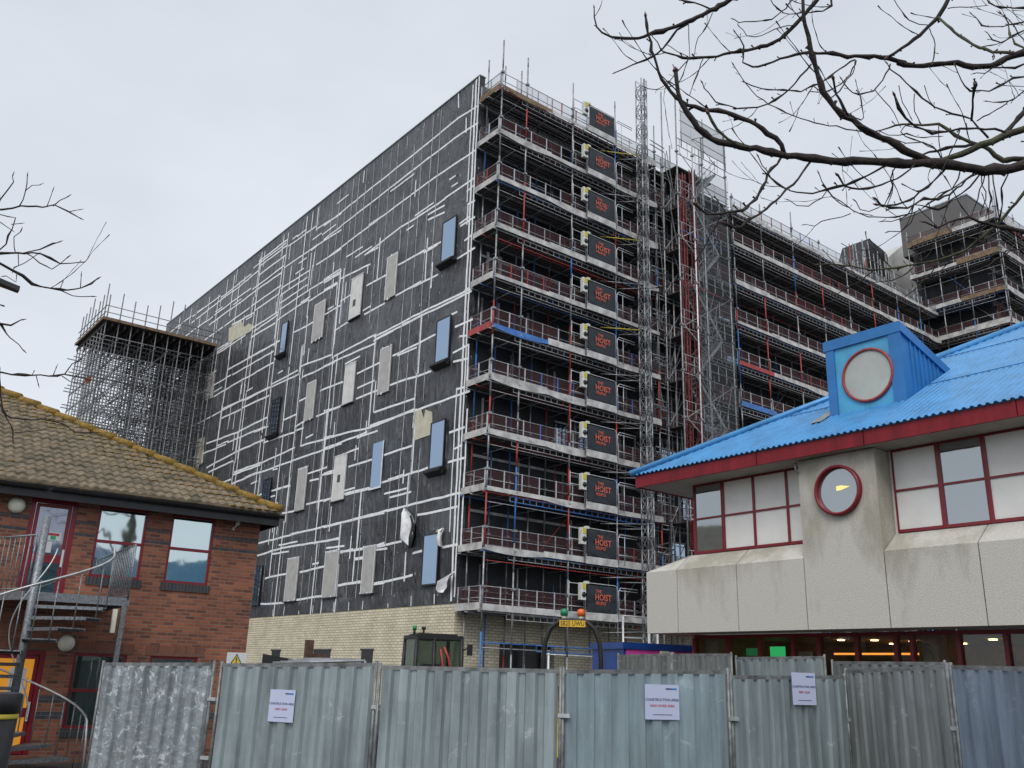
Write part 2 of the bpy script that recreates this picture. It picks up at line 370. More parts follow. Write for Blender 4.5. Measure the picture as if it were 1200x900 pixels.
STEEL = [steelmat('hoarding_steel_a', (.43, .51, .525)), steelmat('hoarding_steel_b', (.46, .58, .63)),
         steelmat('hoarding_steel_c', (.33, .355, .355), metal=.35), steelmat('hoarding_steel_d', (.35, .43, .54)),
         steelmat('hoarding_steel_dented', (.42, .47, .49), dents=1)]
STAIRM = mat('stair_galvanised', (.30, .32, .34), .5, .5, noise=0, col2=(.15, .165, .18), nscale=30, lo=.42, hi=.58)
DRED = mat('lattice_red', (.17, .03, .03), .6, noise=.3)
TUBED = mat('silhouette_tube', (.20, .205, .215), .5, .4, noise=.4, nscale=5)  # darker galvanised tube, its silhouette against the sky put into the colour
ROPSM = mat('rops_black', (.012, .012, .013), .5, noise=.2)

# ------------------------------------------------------------------ ground
g = MB(); g.quad((-600, -600, -.15), (900, -600, -.15), (900, 900, -.15), (-600, 900, -.15))
o = g.build('ground', GROUND); o['kind'] = 'structure'
#PART2
# ------------------------------------------------------------------ main tower block
XF, YF, ZB, ZT = 27.43, 39.12, 5.3, 37.1
Y1, X1 = 96.0, 81.0
T = thing('tower_block', 'tall slab block wrapped in taped black membrane, scaffolded on its right face', 'building', (XF, YF, -.15))
m = MB(); m.bx(XF+.02, XF+.42, YF-.02, Y1, -.15, ZB-.02)
m.build('brick_plinth', CREAM, T)
m = MB(); m.bx(XF+.42, 30.4, YF-.02, YF+.38, -.15, ZB-.02); m.bx(34.2, 42, YF-.02, YF+.38, -.15, ZB-.02); m.bx(30.4, 34.2, YF-.02, YF+.38, 3.5, ZB-.02)
m.bx(42, X1, YF-.02, YF+.38, -.15, ZB-.02)
m.build('brick_plinth', CREAM, T)
m = MB(); m.bx(30.4, 34.2, YF+.7, YF+.8, -.15, 3.5, 0); m.bx(32.25, 32.4, YF+.3, YF+.4, -.15, 3.5, 1); m.bx(30.4, 30.5, YF+.3, YF+.4, -.15, 3.5, 1); m.bx(33.9, 34.0, YF+.3, YF+.4, -.15, 3.5, 1)
m.build('doorway', [BLACK, GALV], T)
m = MB(); m.bx(XF+.4, X1, YF+.4, Y1, ZT-.5, ZT-.35); m.bx(XF+.4, X1, Y1-.3, Y1-.02, ZB, ZT-.5); m.bx(X1-.3, X1, YF+.4, Y1-.3, ZB, ZT-.5); m.build('roof', DARK, T)
m = MB(); m.bx(XF-.05, XF+.45, YF-.04, Y1, ZT, ZT+.07); m.build('coping', GALVL, T)
# low openings in the cream brick
for (px, py, ww, hh) in ((323, 766, 1.3, .5), (430, 766, 1.3, .6), (377, 766, 2.2, .8)):
    p = onx(px, py, XF); m = MB(); m.bx(XF-.0, XF+.017, p.y-ww/2, p.y+ww/2, p.z-.6, p.z+.2, 0)
    m.bx(XF-.05, XF+.0, p.y-ww/2-.1, p.y+ww/2+.1, p.z+.2, p.z+.28, 1); m.build('vent_opening', [BLACK, GREYB], T)

# tapes: surveyed runs, (crop, start, end)
CR = dict(a=(380, 80, 4.09), b=(380, 280, 4.09), c=(380, 480, 3.6), d=(200, 200, 4.09), e=(220, 400, 4.5), f=(270, 560, 3.91))
RUNS = '''a 735 180 640 240|a 640 240 500 355|a 500 355 200 595 0 755|a 735 262 625 335 500 430 0 820|a 720 395 500 545 25 900|a 720 525 580 620
a 580 625 500 680 370 760 200 890|a 575 660 500 700|a 575 690 500 725|a 565 830 430 900|a 650 745 690 715|a 690 650 720 635|a 690 650 685 745|a 655 755 720 715
b 720 45 640 95|b 480 55 355 125|b 300 170 205 222|b 130 265 80 297|b 545 170 345 270|b 290 308 195 360|b 125 393 50 440|b 710 235 460 355 240 470|b 705 252 460 372 250 480|b 240 462 50 560|b 245 500 0 610
b 710 385 630 420|b 540 455 465 495 330 560|b 265 595 160 645|b 90 685 0 720|b 690 510 620 545|b 690 572 620 590|b 510 635 435 660 315 700|b 260 725 155 765|b 85 800 0 825
b 695 730 440 822|b 430 765 240 830|b 440 820 220 895|b 265 0 258 185|b 258 40 195 75|b 220 120 80 190|b 75 145 0 195|b 75 165 0 210|b 60 210 0 245
b 95 145 75 400|b 78 145 40 570|b 495 0 485 195|b 462 370 455 640|b 243 460 240 600|b 440 650 430 900|b 228 615 222 900|b 690 510 685 730|b 635 350 545 395|b 55 560 40 900
c 590 75 530 95|c 380 0 195 75 0 120|c 180 95 0 165|c 590 205 525 220|c 440 245 240 310|c 375 150 255 190|c 200 210 105 240|c 45 255 0 270|c 190 330 100 350 0 385
c 580 350 390 395 0 495|c 560 410 395 445|c 562 570 500 582|c 412 595 375 605|c 325 555 215 580|c 160 585 130 592|c 120 590 70 602|c 370 700 205 735|c 150 725 60 740|c 65 540 0 555
c 385 0 370 270|c 355 280 350 400|c 155 345 140 590|c 70 490 60 600|c 130 595 120 725|c 605 0 575 600|c 345 605 338 720|c 130 630 160 625|c 12 0 0 250|c 180 50 175 105
d 818 205 700 280|d 695 268 565 362|d 560 330 425 435|d 560 357 425 460|d 550 405 425 500|d 420 480 300 580|d 300 575 100 730|d 818 285 690 365|d 690 365 545 465|d 530 490 415 570|d 410 575 290 665|d 285 665 185 740
d 818 375 700 450|d 665 480 530 565|d 655 512 530 595|d 655 547 525 635|d 520 590 405 670|d 400 680 295 740|d 818 480 665 570|d 660 575 525 665|d 515 690 400 770|d 395 745 225 870|d 800 540 665 625|d 655 620 515 715
d 500 730 385 800|d 275 825 150 900|d 690 720 650 745|d 780 650 755 665|d 648 745 590 775|d 530 810 375 900|d 708 180 700 285|d 690 395 685 455|d 672 400 660 575|d 665 575 655 700 640 880|d 565 300 545 480 530 600 505 900|d 425 430 410 600 395 745 375 900|d 300 510 290 690
d 285 840 280 900|d 815 480 785 830|d 185 610 175 720|d 800 545 790 640|d 518 575 510 690|d 100 665 90 735|d 395 610 390 690|d 230 705 215 760|d 140 710 130 790|d 50 740 30 780
e 465 10 325 85|e 320 90 210 150|e 455 110 305 195|e 580 155 445 225|e 585 175 445 240|e 300 195 140 290|e 435 240 295 310|e 430 285 290 350|e 290 310 185 355|e 280 360 180 405|e 420 400 270 475|e 275 475 100 540|e 575 382 505 415|e 560 480 400 535|e 400 520 260 580|e 250 585 100 665
e 565 560 390 640|e 550 630 385 690|e 385 640 245 690|e 380 690 235 750|e 240 630 110 690|e 540 760 465 780|e 400 800 340 830|e 760 70 600 130|e 775 110 605 190|e 810 215 700 260|e 622 300 590 315|e 810 340 680 395|e 610 425 570 450|e 610 455 570 470|e 810 490 600 550|e 810 540 550 630|e 780 690 710 705|e 690 725 645 735
e 330 0 300 230 275 470 245 640 230 770|e 465 0 440 260 410 500 385 690 365 830|e 225 30 195 280 160 510 140 660|e 610 20 590 200 570 460 545 640 520 890|e 775 80 735 370 720 560 685 880|e 300 230 290 330|e 280 235 275 310|e 262 480 255 580|e 245 490 240 570|e 640 40 630 120|e 600 30 590 160|e 155 40 140 190|e 605 430 600 550|e 710 680 690 800
f 410 0 395 300 370 625|f 600 60 580 300|f 505 215 495 330|f 275 0 250 200 235 280 200 635|f 495 400 480 612|f 270 35 190 60|f 460 95 350 120|f 300 150 235 162|f 640 50 530 78|f 704 160 400 230 130 300|f 500 280 240 320 125 355|f 704 300 665 312|f 605 325 500 338|f 435 405 320 432|f 255 440 160 460|f 595 480 500 492|f 605 368 575 372|f 425 540 305 560|f 245 572 140 578|f 704 480 655 487|f 570 340 560 480|f 420 560 415 620|f 135 0 125 95'''
mt = MB(); kk = 0
def strip(m, a, b, w, k, mi=0, x=XF):
    a = Vector((x-.004-k*.0003, a[0], a[1])); b = Vector((a.x, b[0], b[1]))
    d = (b-a); L = d.length
    if L < .02: return
    d /= L; nn = Vector((0, -d.z, d.y))*w/2
    n = max(1, int(L/.8)); pts = []
    for i in range(n+1):
        j = (random.random()-.5)*.05; pts.append(a+(b-a)*(i/n)+nn.normalized()*j)
    for i in range(n):
        m.quad(pts[i]-nn, pts[i]+nn, pts[i+1]+nn, pts[i+1]-nn, mi)
for row in RUNS.replace('\n', '|').split('|'):
    r = row.split(); ox, oy, sc = CR[r[0]]; q = [float(v) for v in r[1:]]
    P = [onx(ox+q[i]/sc, oy+q[i+1]/sc, XF) for i in range(0, len(q), 2)]
    for a, b in zip(P, P[1:]):
        hor = abs(b.y-a.y) > abs(b.z-a.z)
        ext = .06
        if a.y > 70 or b.y > 70: ww = .15
        else: ww = .13
        kk += 1; d = (b-a).normalized()*ext
        az, bz, ay, by = a.z-d.z, b.z+d.z, a.y-d.y, b.y+d.y
        if not hor: ay = by = (ay+by)/2
        strip(mt, (ay, az), (min(by, Y1-.05) if hor else by, bz), ww, kk % 40)
# short patch tapes over laps, and laps across the far bays
rt = random.Random(5)
for _ in range(150):
    y = rt.uniform(42.6, 92); z = rt.uniform(7, 36.3)
    if any(a-.3 < y < b+.3 and c-.2 < z < d+.2 for a, b in ((40.6, 42.3), (47.2, 48.9), (51.8, 53.8), (57.2, 59.4), (63, 65)) for c, d in ((24.6, 28.4), (18.2, 22), (12, 15.7), (5.8, 9.3))): continue
    if rt.random() < .6: strip(mt, (y, z), (y+rt.uniform(.8, 3.2), z+rt.uniform(-.05, .05)), .12, 50+_ % 9)
    else: strip(mt, (y, z), (y, z+rt.uniform(.5, 2.2)), .12, 60+_ % 9)
for y in (62.2, 66.4, 70.9, 75.6, 81, 86.5, 91.5):
    z = 8.0
    while z < 35.5: z2 = min(36.9, z+rt.uniform(3, 9)); yy = y+rt.uniform(-.5, .5); strip(mt, (yy, z), (yy, z2-.2), .15, 70); z = z2
for z in (10.2, 13.4, 16.6, 19.7, 23.1, 26.3, 29.4, 31.6, 33.8, 35.5):
    y = 66.0
    while y < 95: y2 = min(95, y+rt.uniform(4, 9)); zz = z+rt.uniform(-.25, .25); strip(mt, (y, zz), (y2-.3, zz+rt.uniform(-.1, .1)), .14, 72); y = y2
# corner edge tapes and bottom
strip(mt, (YF+.35, ZB+.1), (YF+.35, ZT-.1), .16, 41); strip(mt, (YF+.06, ZB+.3), (YF+.06, ZT), .12, 42)
strip(mt, (YF+.7, 28.6), (YF+.7, ZT-.3), .10, 43); strip(mt, (YF+.8, 9), (YF+.8, 17), .1, 44)
for z in (13.6, 16.9, 19.9, 22.9, 26.2, 29.5): strip(mt, (YF, z), (YF+.8, z+random.uniform(-.2, .2)), .12, 45)
for y, z in ((40.3, 33.6), (41.2, 31.0), (40.9, 30.4), (41.3, 35.9)):
    strip(mt, (y, z), (y+(.1 if z > 32 else .7), z+(1.1 if z > 32 else 0)), .11, 46)
for i in range(10): y = 41+i*2.2+random.random(); strip(mt, (y, ZB), (y, ZB+random.uniform(.2, .6)), .08, 47)

# thin metal straps over the insulation studs
ms = MB(); y = 43.3; WINS = []
wy = [(40.66, 42.25), (47.35, 48.75), (51.9, 53.5), (57.3, 59.1), (63.3, 64.8)]
wz = [(25.0, 28.1), (18.7, 21.7), (12.2, 15.4), (6.1, 9.05)]
while y < 61.5:
    z = ZB+.7
    while z < ZT-.3:
        dz = random.uniform(1.6, 4.2); z2 = min(z+dz, ZT-.2)
        hit = any(a-.1 < y < b+.1 and c < z2 and z < d for a, b in wy for c, d in wz)
        if random.random() < .93 and not hit: strip(ms, (y, z), (y+random.uniform(-.04, .04), z2-.08), random.choice((.045, .06, .075)), 48)
        z = z2
    y += random.uniform(.85, 1.2)
y = 61.7
while y < 95:
    z = ZB+2
    while z < ZT-2:
        z2 = z+random.uniform(1.5, 3.5)
        if random.random() < .4: strip(ms, (y, z), (y, z2), .05, 49)
        z = z2
    y += 1.3
mt.f += [[i+len(mt.v) for i in f] for f in ms.f]; mt.v += ms.v; mt.m += [2]*len(ms.m); mt.sm += ms.sm
mt.bx(XF, XF+.4, YF, Y1, ZB, ZT, 1); mt.build('membrane_wall', [TAPE, MEM, TAPE2], T)
# windows and boarded openings
def glasswin(y0, y1, z0, z1, gl=SKYGL, grid=False, flap=True):
    m = MB(); x0 = XF-.15
    m.bx(x0, XF-.06, y0, y0+.07, z0, z1); m.bx(x0, XF-.06, y1-.07, y1, z0, z1)
    m.bx(x0, XF-.06, y0+.07, y1-.07, z1-.07, z1); m.bx(x0, XF-.06, y0+.07, y1-.07, z0, z0+.08)
    if flap:
        m.prism([(XF-.02, y0-.05, z0-.02), (XF-.42, y0-.05, z0-.12), (XF-.40, y0-.05, z0-.22), (XF-.02, y0-.05, z0-.42)], (0, y1-y0+.15, 0))
        for i in range(5): m.path([(XF-.1, y0-.15, z0-.1-.1*i), (XF-.3-.05*i, y0-.35-.1*random.random(), z0-.2-.06*i)], .03, 4)
    if grid:
        n = 8
        for i in range(1, n): zz = z0+(z1-z0)*i/n; m.seg((x0-.01, y0+.05, zz-.14), (x0-.01, y1-.05, zz+.14), .02, .02)
        for i in range(1, 3): yy = y0+(y1-y0)*i/3; m.seg((x0-.012, yy, z0), (x0-.012, yy, z1), .02, .02)
    f = m.build('window', BLACK, T)
    m = MB(); m.bx(x0+.03, x0+.05, y0+.07, y1-.07, z0+.08, z1-.07); m.build('pane', gl, f)
ow = []
glasswin(40.68, 42.2, 25.35, 28.1, BLUEGL); glasswin(40.72, 42.2, 18.95, 21.65, BLUEGL); glasswin(40.7, 42.15, 12.65, 15.4, BLUEGL); glasswin(40.7, 42.25, 6.3, 9.05, BLUEGL, flap=False)
glasswin(63.6, 64.75, 25.4, 28.05, BLUEGL); glasswin(63.4, 64.85, 18.9, 21.7, BLUEGL, True); glasswin(63.4, 64.8, 12.5, 15.4, BLUEGL, True, False); glasswin(63.2, 64.6, 6.1, 8.95, BLUEGL, True, False)
def board(y0, y1, z0, z1, mt_, hole=None, lip=True):
    m = MB(); x0 = XF-.10
    m.bx(x0, XF-.02, y0, y1, z0, z1, 0)
    m.bx(x0-.004, x0+.0, y0, y0+.05, z0, z1, 1); m.bx(x0-.004, x0, y1-.05, y1, z0, z1, 1); m.bx(x0-.005, x0, y0, y1, z1-.06, z1, 1)
    if hole: m.bx(x0-.008, x0-.005, y0+hole[0], y0+hole[0]+.38, z0+hole[1], z0+hole[1]+.5, 2)
    if lip: m.bx(x0-.06, XF-.02, y0-.05, y1+.05, z0-.07, z0, 2); m.bx(x0-.03, XF-.02, y0-.03, y1+.03, z1, z1+.05, 1)
    for i in range(4):
        yy, zz = random.uniform(y0, y1), random.choice((z0, z1)); m.bx(x0-.012, x0-.009, yy-.07, yy+.07, zz-.08, zz+.08, 1)
    m.build('boarded_opening', [mt_, TAPE, BLACK], T)
board(47.4, 48.7, 25.0, 28.1, BOARDG, lip=False); board(51.95, 53.5, 25.0, 28.1, BOARDW, (.7, .9)); board(57.4, 59.1, 24.9, 27.9, BOARDG, lip=False)
board(47.3, 48.65, 18.5, 21.6, BOARDG, lip=False); board(51.9, 53.3, 18.8, 21.6, BOARDW); board(57.6, 59.0, 18.8, 21.7, BOARDG, lip=False)
board(52.0, 53.6, 12.3, 15.3, BOARDW, (.6, 1.2)); board(57.6, 59.0, 12.3, 15.3, BOARDG)
board(47.4, 48.8, 6.2, 8.95, BOARDG); board(51.9, 53.7, 6.2, 9.05, BOARDG); board(57.5, 59.2, 6.2, 9.05, BOARDG)
# glazed opening with blue film
a = onx(439, 520.5, XF); b = onx(447, 570, XF)
m = MB(); m.bx(XF-.08, XF-.03, b.y-.0, a.y, b.z, a.z, 0); m.build('blue_film_pane', BLUEGL, T)
m = MB(); m.bx(XF-.14, XF-.08, b.y-.08, a.y+.08, b.z-.1, b.z, 0); m.bx(XF-.12, XF-.08, b.y-.06, b.y, b.z, a.z, 0); m.build('window_trim', TAPE, T)
# exposed insulation patches, torn sheet
def patch(pts, mt_, nm, lift=.02, th=.02):
    P = [onx(x, y, XF) for x, y in pts]; m = MB()
    m.prism([(XF-lift-.0, p.y, p.z) for p in P], (-th, 0, 0)); return m.build(nm, mt_, T)
patch([(487, 482), (494, 480), (497, 491), (499, 480), (507, 483), (507, 509), (487, 516)], INSUL, 'exposed_insulation')
patch([(269, 385), (277, 379), (283, 376), (287, 383), (292, 379), (296, 381), (295, 388), (284, 394), (275, 399), (268, 401)], INSUL, 'exposed_insulation')
patch([(245, 440), (252, 436), (250, 466), (240, 470)], BOARDG, 'pale_panel')
patch([(232, 515), (240, 512), (238, 542), (229, 550)], INSUL, 'exposed_insulation')
def rag(path, ws, name='torn_sheet', col=TAPE):
    m = MB(); vs = []; fs = []
    for i, ((x, y), wd) in enumerate(zip(path, ws)):
        c = onx(x, y, XF-.15)
        for j in range(5):
            vs.append((c.x-.25*random.random()-.1*math.sin(j*1.6+i), c.y+wd*(j/4-.5), c.z+random.uniform(-.06, .06)))
    for i in range(len(path)-1):
        for j in range(4): fs.append((i*5+j, i*5+j+1, i*5+j+6, i*5+j+5))
    m.add(vs, fs, 0, True); m.build(name, col, T)
rag([(476, 595), (479, 602), (482, 612), (480, 622), (477, 631), (482, 640)], [.3, .9, 1.4, 1.5, 1.3, .5])
rag([(485, 604), (487, 616), (486, 630), (484, 642)], [.2, .35, .4, .2], col=BLACK)
rag([(534, 669), (529, 675), (524, 682), (519, 690), (518, 695)], [.15, .5, .9, 1.1, .5])
rag([(510, 624), (520, 620), (519, 630), (518, 640)], [1.6, .2, .25, .2])
# side wall framing seen between the scaffold lifts
LV = [35.05, 31.95, 28.9, 25.87, 22.82, 19.85, 16.88, 13.9, 10.93, 7.93, 4.97]
sw = MB(); m = sw
for i, z in enumerate(LV[1:]):
    z2 = z+2.9; x = 28.0+random.random()
    while x < 79:
        if random.random() < .5: m.bx(x, x+random.choice((.06, .1, .16)), YF-.06, YF+.015, z+.1, z2-random.choice((.3, .5)), random.choice((0, 0, 1)))
        if random.random() < .1: m.bx(x+.3, x+1.6, YF-.05, YF+.012, z+.9, z+2.3, 2); m.bx(x+.25, x+1.65, YF-.07, YF-.051, z+2.25, z+2.35, 1)
        if random.random() < .15: m.bx(x, x+1.2, YF-.055, YF+.01, z+.1, z+.5, 1)
        x += random.uniform(.7, 2.4)
    if i in (7, 8, 3): m.bx(28, 42, YF-.08, YF-.062, z2-.75, z2-.6, 1)
sw.bx(XF+.4, X1, YF+.02, YF+.4, ZB, ZT-.6, 3); sw.build('side_wall', [GALV, TOE, BLUEGL, DARK], T)
# rooftop plant and white stair head at the far end of the wing
R = thing('roof_stair_head', 'small white rendered stair head on the far end of the wing roof', 'stair head')
p0 = ony(1043, 300, 44.0); p1 = ony(1062, 290, 44.0)
m = MB(); m.prism([(p0.x, 44, ZT-.3), (p0.x-.3, 44, p0.z-.2), (p1.x-.5, 44, p1.z+.2), (p1.x+2.5, 44, p1.z+.2), (p1.x+2.5, 44, ZT-.3)], (0, 5, 0)); m.build('wall', RENDERW, R)
m = MB(); m.bx(p0.x+1.2, p0.x+2.2, 43.93, 43.99, ZT-.3, ZT+1.6); m.build('door', BLACK, R)
R.location = (0, 0, 0)
R = thing('roof_chimney', 'dark soot-black plant chimney behind poles on the wing roof', 'chimney')
p0 = ony(1006, 315, 43.5); p1 = ony(1019, 290, 43.5); p2 = ony(1040, 299, 43.5)
m = MB(); m.prism([(p0.x, 43.5, ZT-.4), (p0.x+.5, 43.5, p0.z+.2), (p1.x, 43.5, p1.z+1), (p1.x+2.6, 43.5, p1.z+.6), (p2.x, 43.5, p2.z), (p2.x, 43.5, ZT-.4)], (0, 3, 0), 0)
for i in range(14):
    x = p0.x+random.random()*(p2.x-p0.x); m.tube((x, 43.4, ZT), (x+random.uniform(-1, 1), 43.4, p1.z+random.uniform(-1, .6)), .06, 1)
m.build('stack', [BLACK, GALV], R)
R = thing('roof_scaffold', 'spiky loose scaffold poles caging the dark chimney above the wing roof', 'scaffold')
for i in range(9):
    x = p0.x-3.5+i*1.15; m = MB(); yy = 42.9 if i % 2 else 43.2; m.tube((x, yy, ZT-.5), (x, yy, ZT+random.uniform(3.4, 6.5)), .05, i % 3 == 1, 5); m.build('standard', [GALV, RED], R)
for k in range(6):
    m = MB(); z = ZT+1.6+k*.8; m.tube((p0.x-4+random.random()*2, 43.05, z), (p2.x+random.random()*3, 43.05, z+random.uniform(-1.4, 1.2)), .045, 0, 5); m.build('ledger', [GALV], R)

# ------------------------------------------------------------------ scaffolds
SM = [GALV, RED, BLUE, YEL, TOE, WOOD, WOODD, NETR, GALVL, NETP, BLACK, DRED, TUBED]
BCM = [TUBED]+SM[1:]
def pick(w=(.62, .2, .18)): return random.choices((0, 1, 2), w)[0]
def scaff(T, org, u, n, L, D, levels, outer, inner, zb, zt, end0=True, end1=False, toeh=.34, toe_col=None, posts=1.25, netfirst=True, guardtop=None, skip=None):
    u, n, org = Vector((*u, 0)), Vector((*n, 0)), Vector((*org, 0))
    P = lambda s, d, z: org+u*s-n*d+Vector((0, 0, z))
    for k, (lst, d) in enumerate(((outer, -.06), (inner, D-.25))):
        for s in lst:
            m = MB(); z = zb; top = zt+random.uniform(-.7, 1.2) - (0 if k == 0 else .3)
            while z < top:
                z2 = min(top, z+random.choice((1.5, 2, 3, 4))); m.tube(P(s, d, z), P(s, d, z2), .048, pick((.66, .18, .16)) if z < 33 else 0, 6); z = z2
            for lv in levels:
                for dz in (-.05, 1.05):
                    if lv+dz < top: m.obx(P(s, d, lv+dz), u*.09, n*.09, (0, 0, .06), 0)
            m.build('standard', SM, T)
    for li, z in enumerate(levels):
        # deck of boards on transoms
        m = MB(); nb = int(D/.26); s0, s1 = 0, L
        for i in range(nb):
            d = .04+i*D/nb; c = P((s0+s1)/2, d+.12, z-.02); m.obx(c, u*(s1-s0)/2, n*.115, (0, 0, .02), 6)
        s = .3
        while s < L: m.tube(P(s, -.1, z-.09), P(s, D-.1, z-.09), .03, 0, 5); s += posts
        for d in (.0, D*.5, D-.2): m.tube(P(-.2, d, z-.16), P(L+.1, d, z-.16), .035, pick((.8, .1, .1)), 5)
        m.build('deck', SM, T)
        # toe boards in lengths, some painted, some sagging sheets
        m = MB(); s = 0; i = 0
        while s < L-.05:
            l = min(3.9, L-s); c = 4; th = toeh*random.choice((.55, .75, .8, 1.0))
            if toe_col and (li, i) in toe_col: c = toe_col[(li, i)]
            sag = random.choice((0, .0, .05, .14)); k = 6
            if skip and skip(li, s): s += l; i += 1; continue
            top = [P(s+l*j/k, -.13, z-.06+th) for j in range(k+1)]; bot = [P(s+l*j/k, -.16, z-.10-sag*math.sin(PI*j/k)) for j in range(k+1)]
            for j in range(k):
                a, b, cc, dd = bot[j], bot[j+1], top[j+1], top[j]
                m.add([a, b, cc, dd, a+n*-.03, b+n*-.03, cc+n*-.03, dd+n*-.03], [(0, 1, 2, 3), (7, 6, 5, 4), (0, 4, 5, 1), (3, 2, 6, 7)], c)
            s += l; i += 1
        for e, f in ((0, end0), (L, end1)):
            if f:
                sg = -1 if e == 0 else 1; cc = (toe_col or {}).get((li, 'e'), 4)
                m.obx(P(e+sg*.1, D/2-.06, z-.08+toeh/2), u*.015, n*(D/2-.05), (0, 0, toeh/2), cc)
        m.build('toe_board', SM, T)
        # ladder beam hung below the deck
        if li < len(levels):
            m = MB(); c = pick((.93, .02, .05))
            s = L*.12 if L < 20 else 0
            for zz in (z-.20, z-.46): m.tube(P(s, -.02, zz), P(L*.98, -.02, zz), .028, c, 5)
            q = s
            while q < L*.98: m.tube(P(q, -.02, z-.2), P(q, -.02, z-.46), .022, c if random.random() < .6 else pick(), 4); q += .45
            m.build('ladder_beam', SM, T)
        # guard rails: rails, posts, mesh infill
        m = MB(); net = 9 if (li == 0 and netfirst) else 7
        def run(A, B, dirv, ln):
            for h in (.52, 1.08): m.tube(A+Vector((0, 0, z+h)), B+Vector((0, 0, z+h)), .024, 0, 5)
            k = max(1, round(ln/posts)); prev = pick((.82, .09, .09))
            for i in range(k+1):
                if random.random() < .35: prev = pick((.82, .09, .09))
                p = A+(B-A)*(i/k); c = 8 if prev == 0 and random.random() < .7 else prev
                m.obx(p+Vector((0, 0, z+.62)), dirv*.032, dirv.cross(Vector((0, 0, 1)))*.02, (0, 0, .5), c)
                if i < k and random.random() < .93:
                    q = A+(B-A)*((i+1)/k); off = dirv.cross(Vector((0, 0, 1)))*.0
                    m.quad(p+off+Vector((0, 0, z+.14)), q+off+Vector((0, 0, z+.14)), q+off+Vector((0, 0, z+1.06)), p+off+Vector((0, 0, z+1.06)), net)
        run(P(0, .03, 0), P(L, .03, 0), u, L)
        if end0: run(P(.0, .1, 0), P(.0, D-.15, 0), n, D)
        if end1: run(P(L, .1, 0), P(L, D-.15, 0), n, D)
        m.build('guard_rail', SM, T)
    for li in range(1, len(levels)):
        z = levels[li]
        m = MB()
        for d, h in ((D-.3, 1.0), (D-.3, .5), (.0, 2.35)): m.tube(P(0, d, z+h), P(L, d, z+h), .024, pick((.95, .03, .02)), 5)
        s = 1.2
        while s < L:
            m.tube(P(s, 0, z+2.35), P(s, D-.2, z+2.35), .024, 0, 4)
            if random.random() < .5: m.tube(P(s+.5, D-.3, z), P(s+.5, D-.3, z+random.uniform(1.4, 2.6)), .024, pick(), 4)
            s += 2.3
        m.build('lift_ledger', SM, T)
    # bracing between lifts
    for li in range(0, len(levels)-1):
        if random.random() < .7:
            m = MB(); s = random.uniform(0, L-3); m.tube(P(s, D*.5, levels[li+1]+.1), P(s+2.6, D*.5, levels[li]-.2), .028, pick(), 5)
            s = random.uniform(0, L-3); m.tube(P(s, D-.3, levels[li+1]+.6), P(min(L, s+6), D-.3, levels[li+1]+.6+random.uniform(-.5, .5)), .028, pick(), 5)
            m.build('brace', SM, T)
YO = 36.9
ox = lambda px, py: ony(px, py, YO).x
T2 = thing('facade_scaffold', 'eleven-lift scaffold on the corner facade left of the tall lattice mast', 'scaffold', (27.45, YO, -.15))
so_ = [ox(585.5, 104)-27.45, ox(617, 120)-27.45, ox(670.7, 135)-27.45, ox(720, 170)-27.45]
so_[0] = .02
scaff(T2, (27.45, YO), (1, 0), (0, -1), 13.2, 2.15, LV, so_+[13.1], [.4, 1.7, 3.0, 4.4, 5.6, 7.3, 9.1, 10.6, 12], -.15, 38.0, toeh=.36,
      toe_col={(0, 'e'): 5, (0, 0): 5, (5, 'e'): 1, (5, 0): 2, (4, 0): 4, (9, 0): 4})
# lower lift tubes round the brick ground floor
for k, (a, b, z, c) in enumerate(((0, 3.6, 3.35, 2), (3.6, 8, 3.35, 2), (8, 12, 3.2, 1), (0, 5, 3.1, 0), (4, 13, 2.95, 8), (0, 4, 1.95, 1), (2.4, 4.4, 1.9, 2))):
    m = MB(); m.tube((27.45+a, YO, z), (27.45+b, YO, z), .035, c, 6)
    if k in (1, 2): m.tube((27.45+a, YO, z-.3), (27.45+b, YO, z-.3), .03, c, 6)
    if k in (1, 2):
        for i in range(9): s = 27.45+a+(b-a)*i/8; m.tube((s, YO, z-.3), (s, YO, z), .02, c, 4)
    m.build('ledger', SM, T2)
T3 = thing('wing_scaffold', 'long scaffold with white toe boards along the receding wing behind the blue box dormer', 'scaffold', (48.7, YO, -.15))
xs = [ox(a, b)-48.7 for a, b in ((853, 250), (891, 275), (928, 290), (960, 305), (991.5, 325), (1021, 340), (1050, 350), (1076, 360))]
xs[0] = .05
scaff(T3, (48.7, YO), (1, 0), (0, -1), 29.6, 2.15, [34.7]+LV[1:], xs, [i*2.05+.9 for i in range(14)], -.15, 36.4, end0=False,
      toe_col={(4, 0): 1, (4, 1): 4, (4, 4): 1, (2, 6): 1, (2, 7): 2, (3, 6): 1, (3, 7): 2, (4, 3): 4, (5, 0): 2, (4, 2): 4}, toeh=.34)
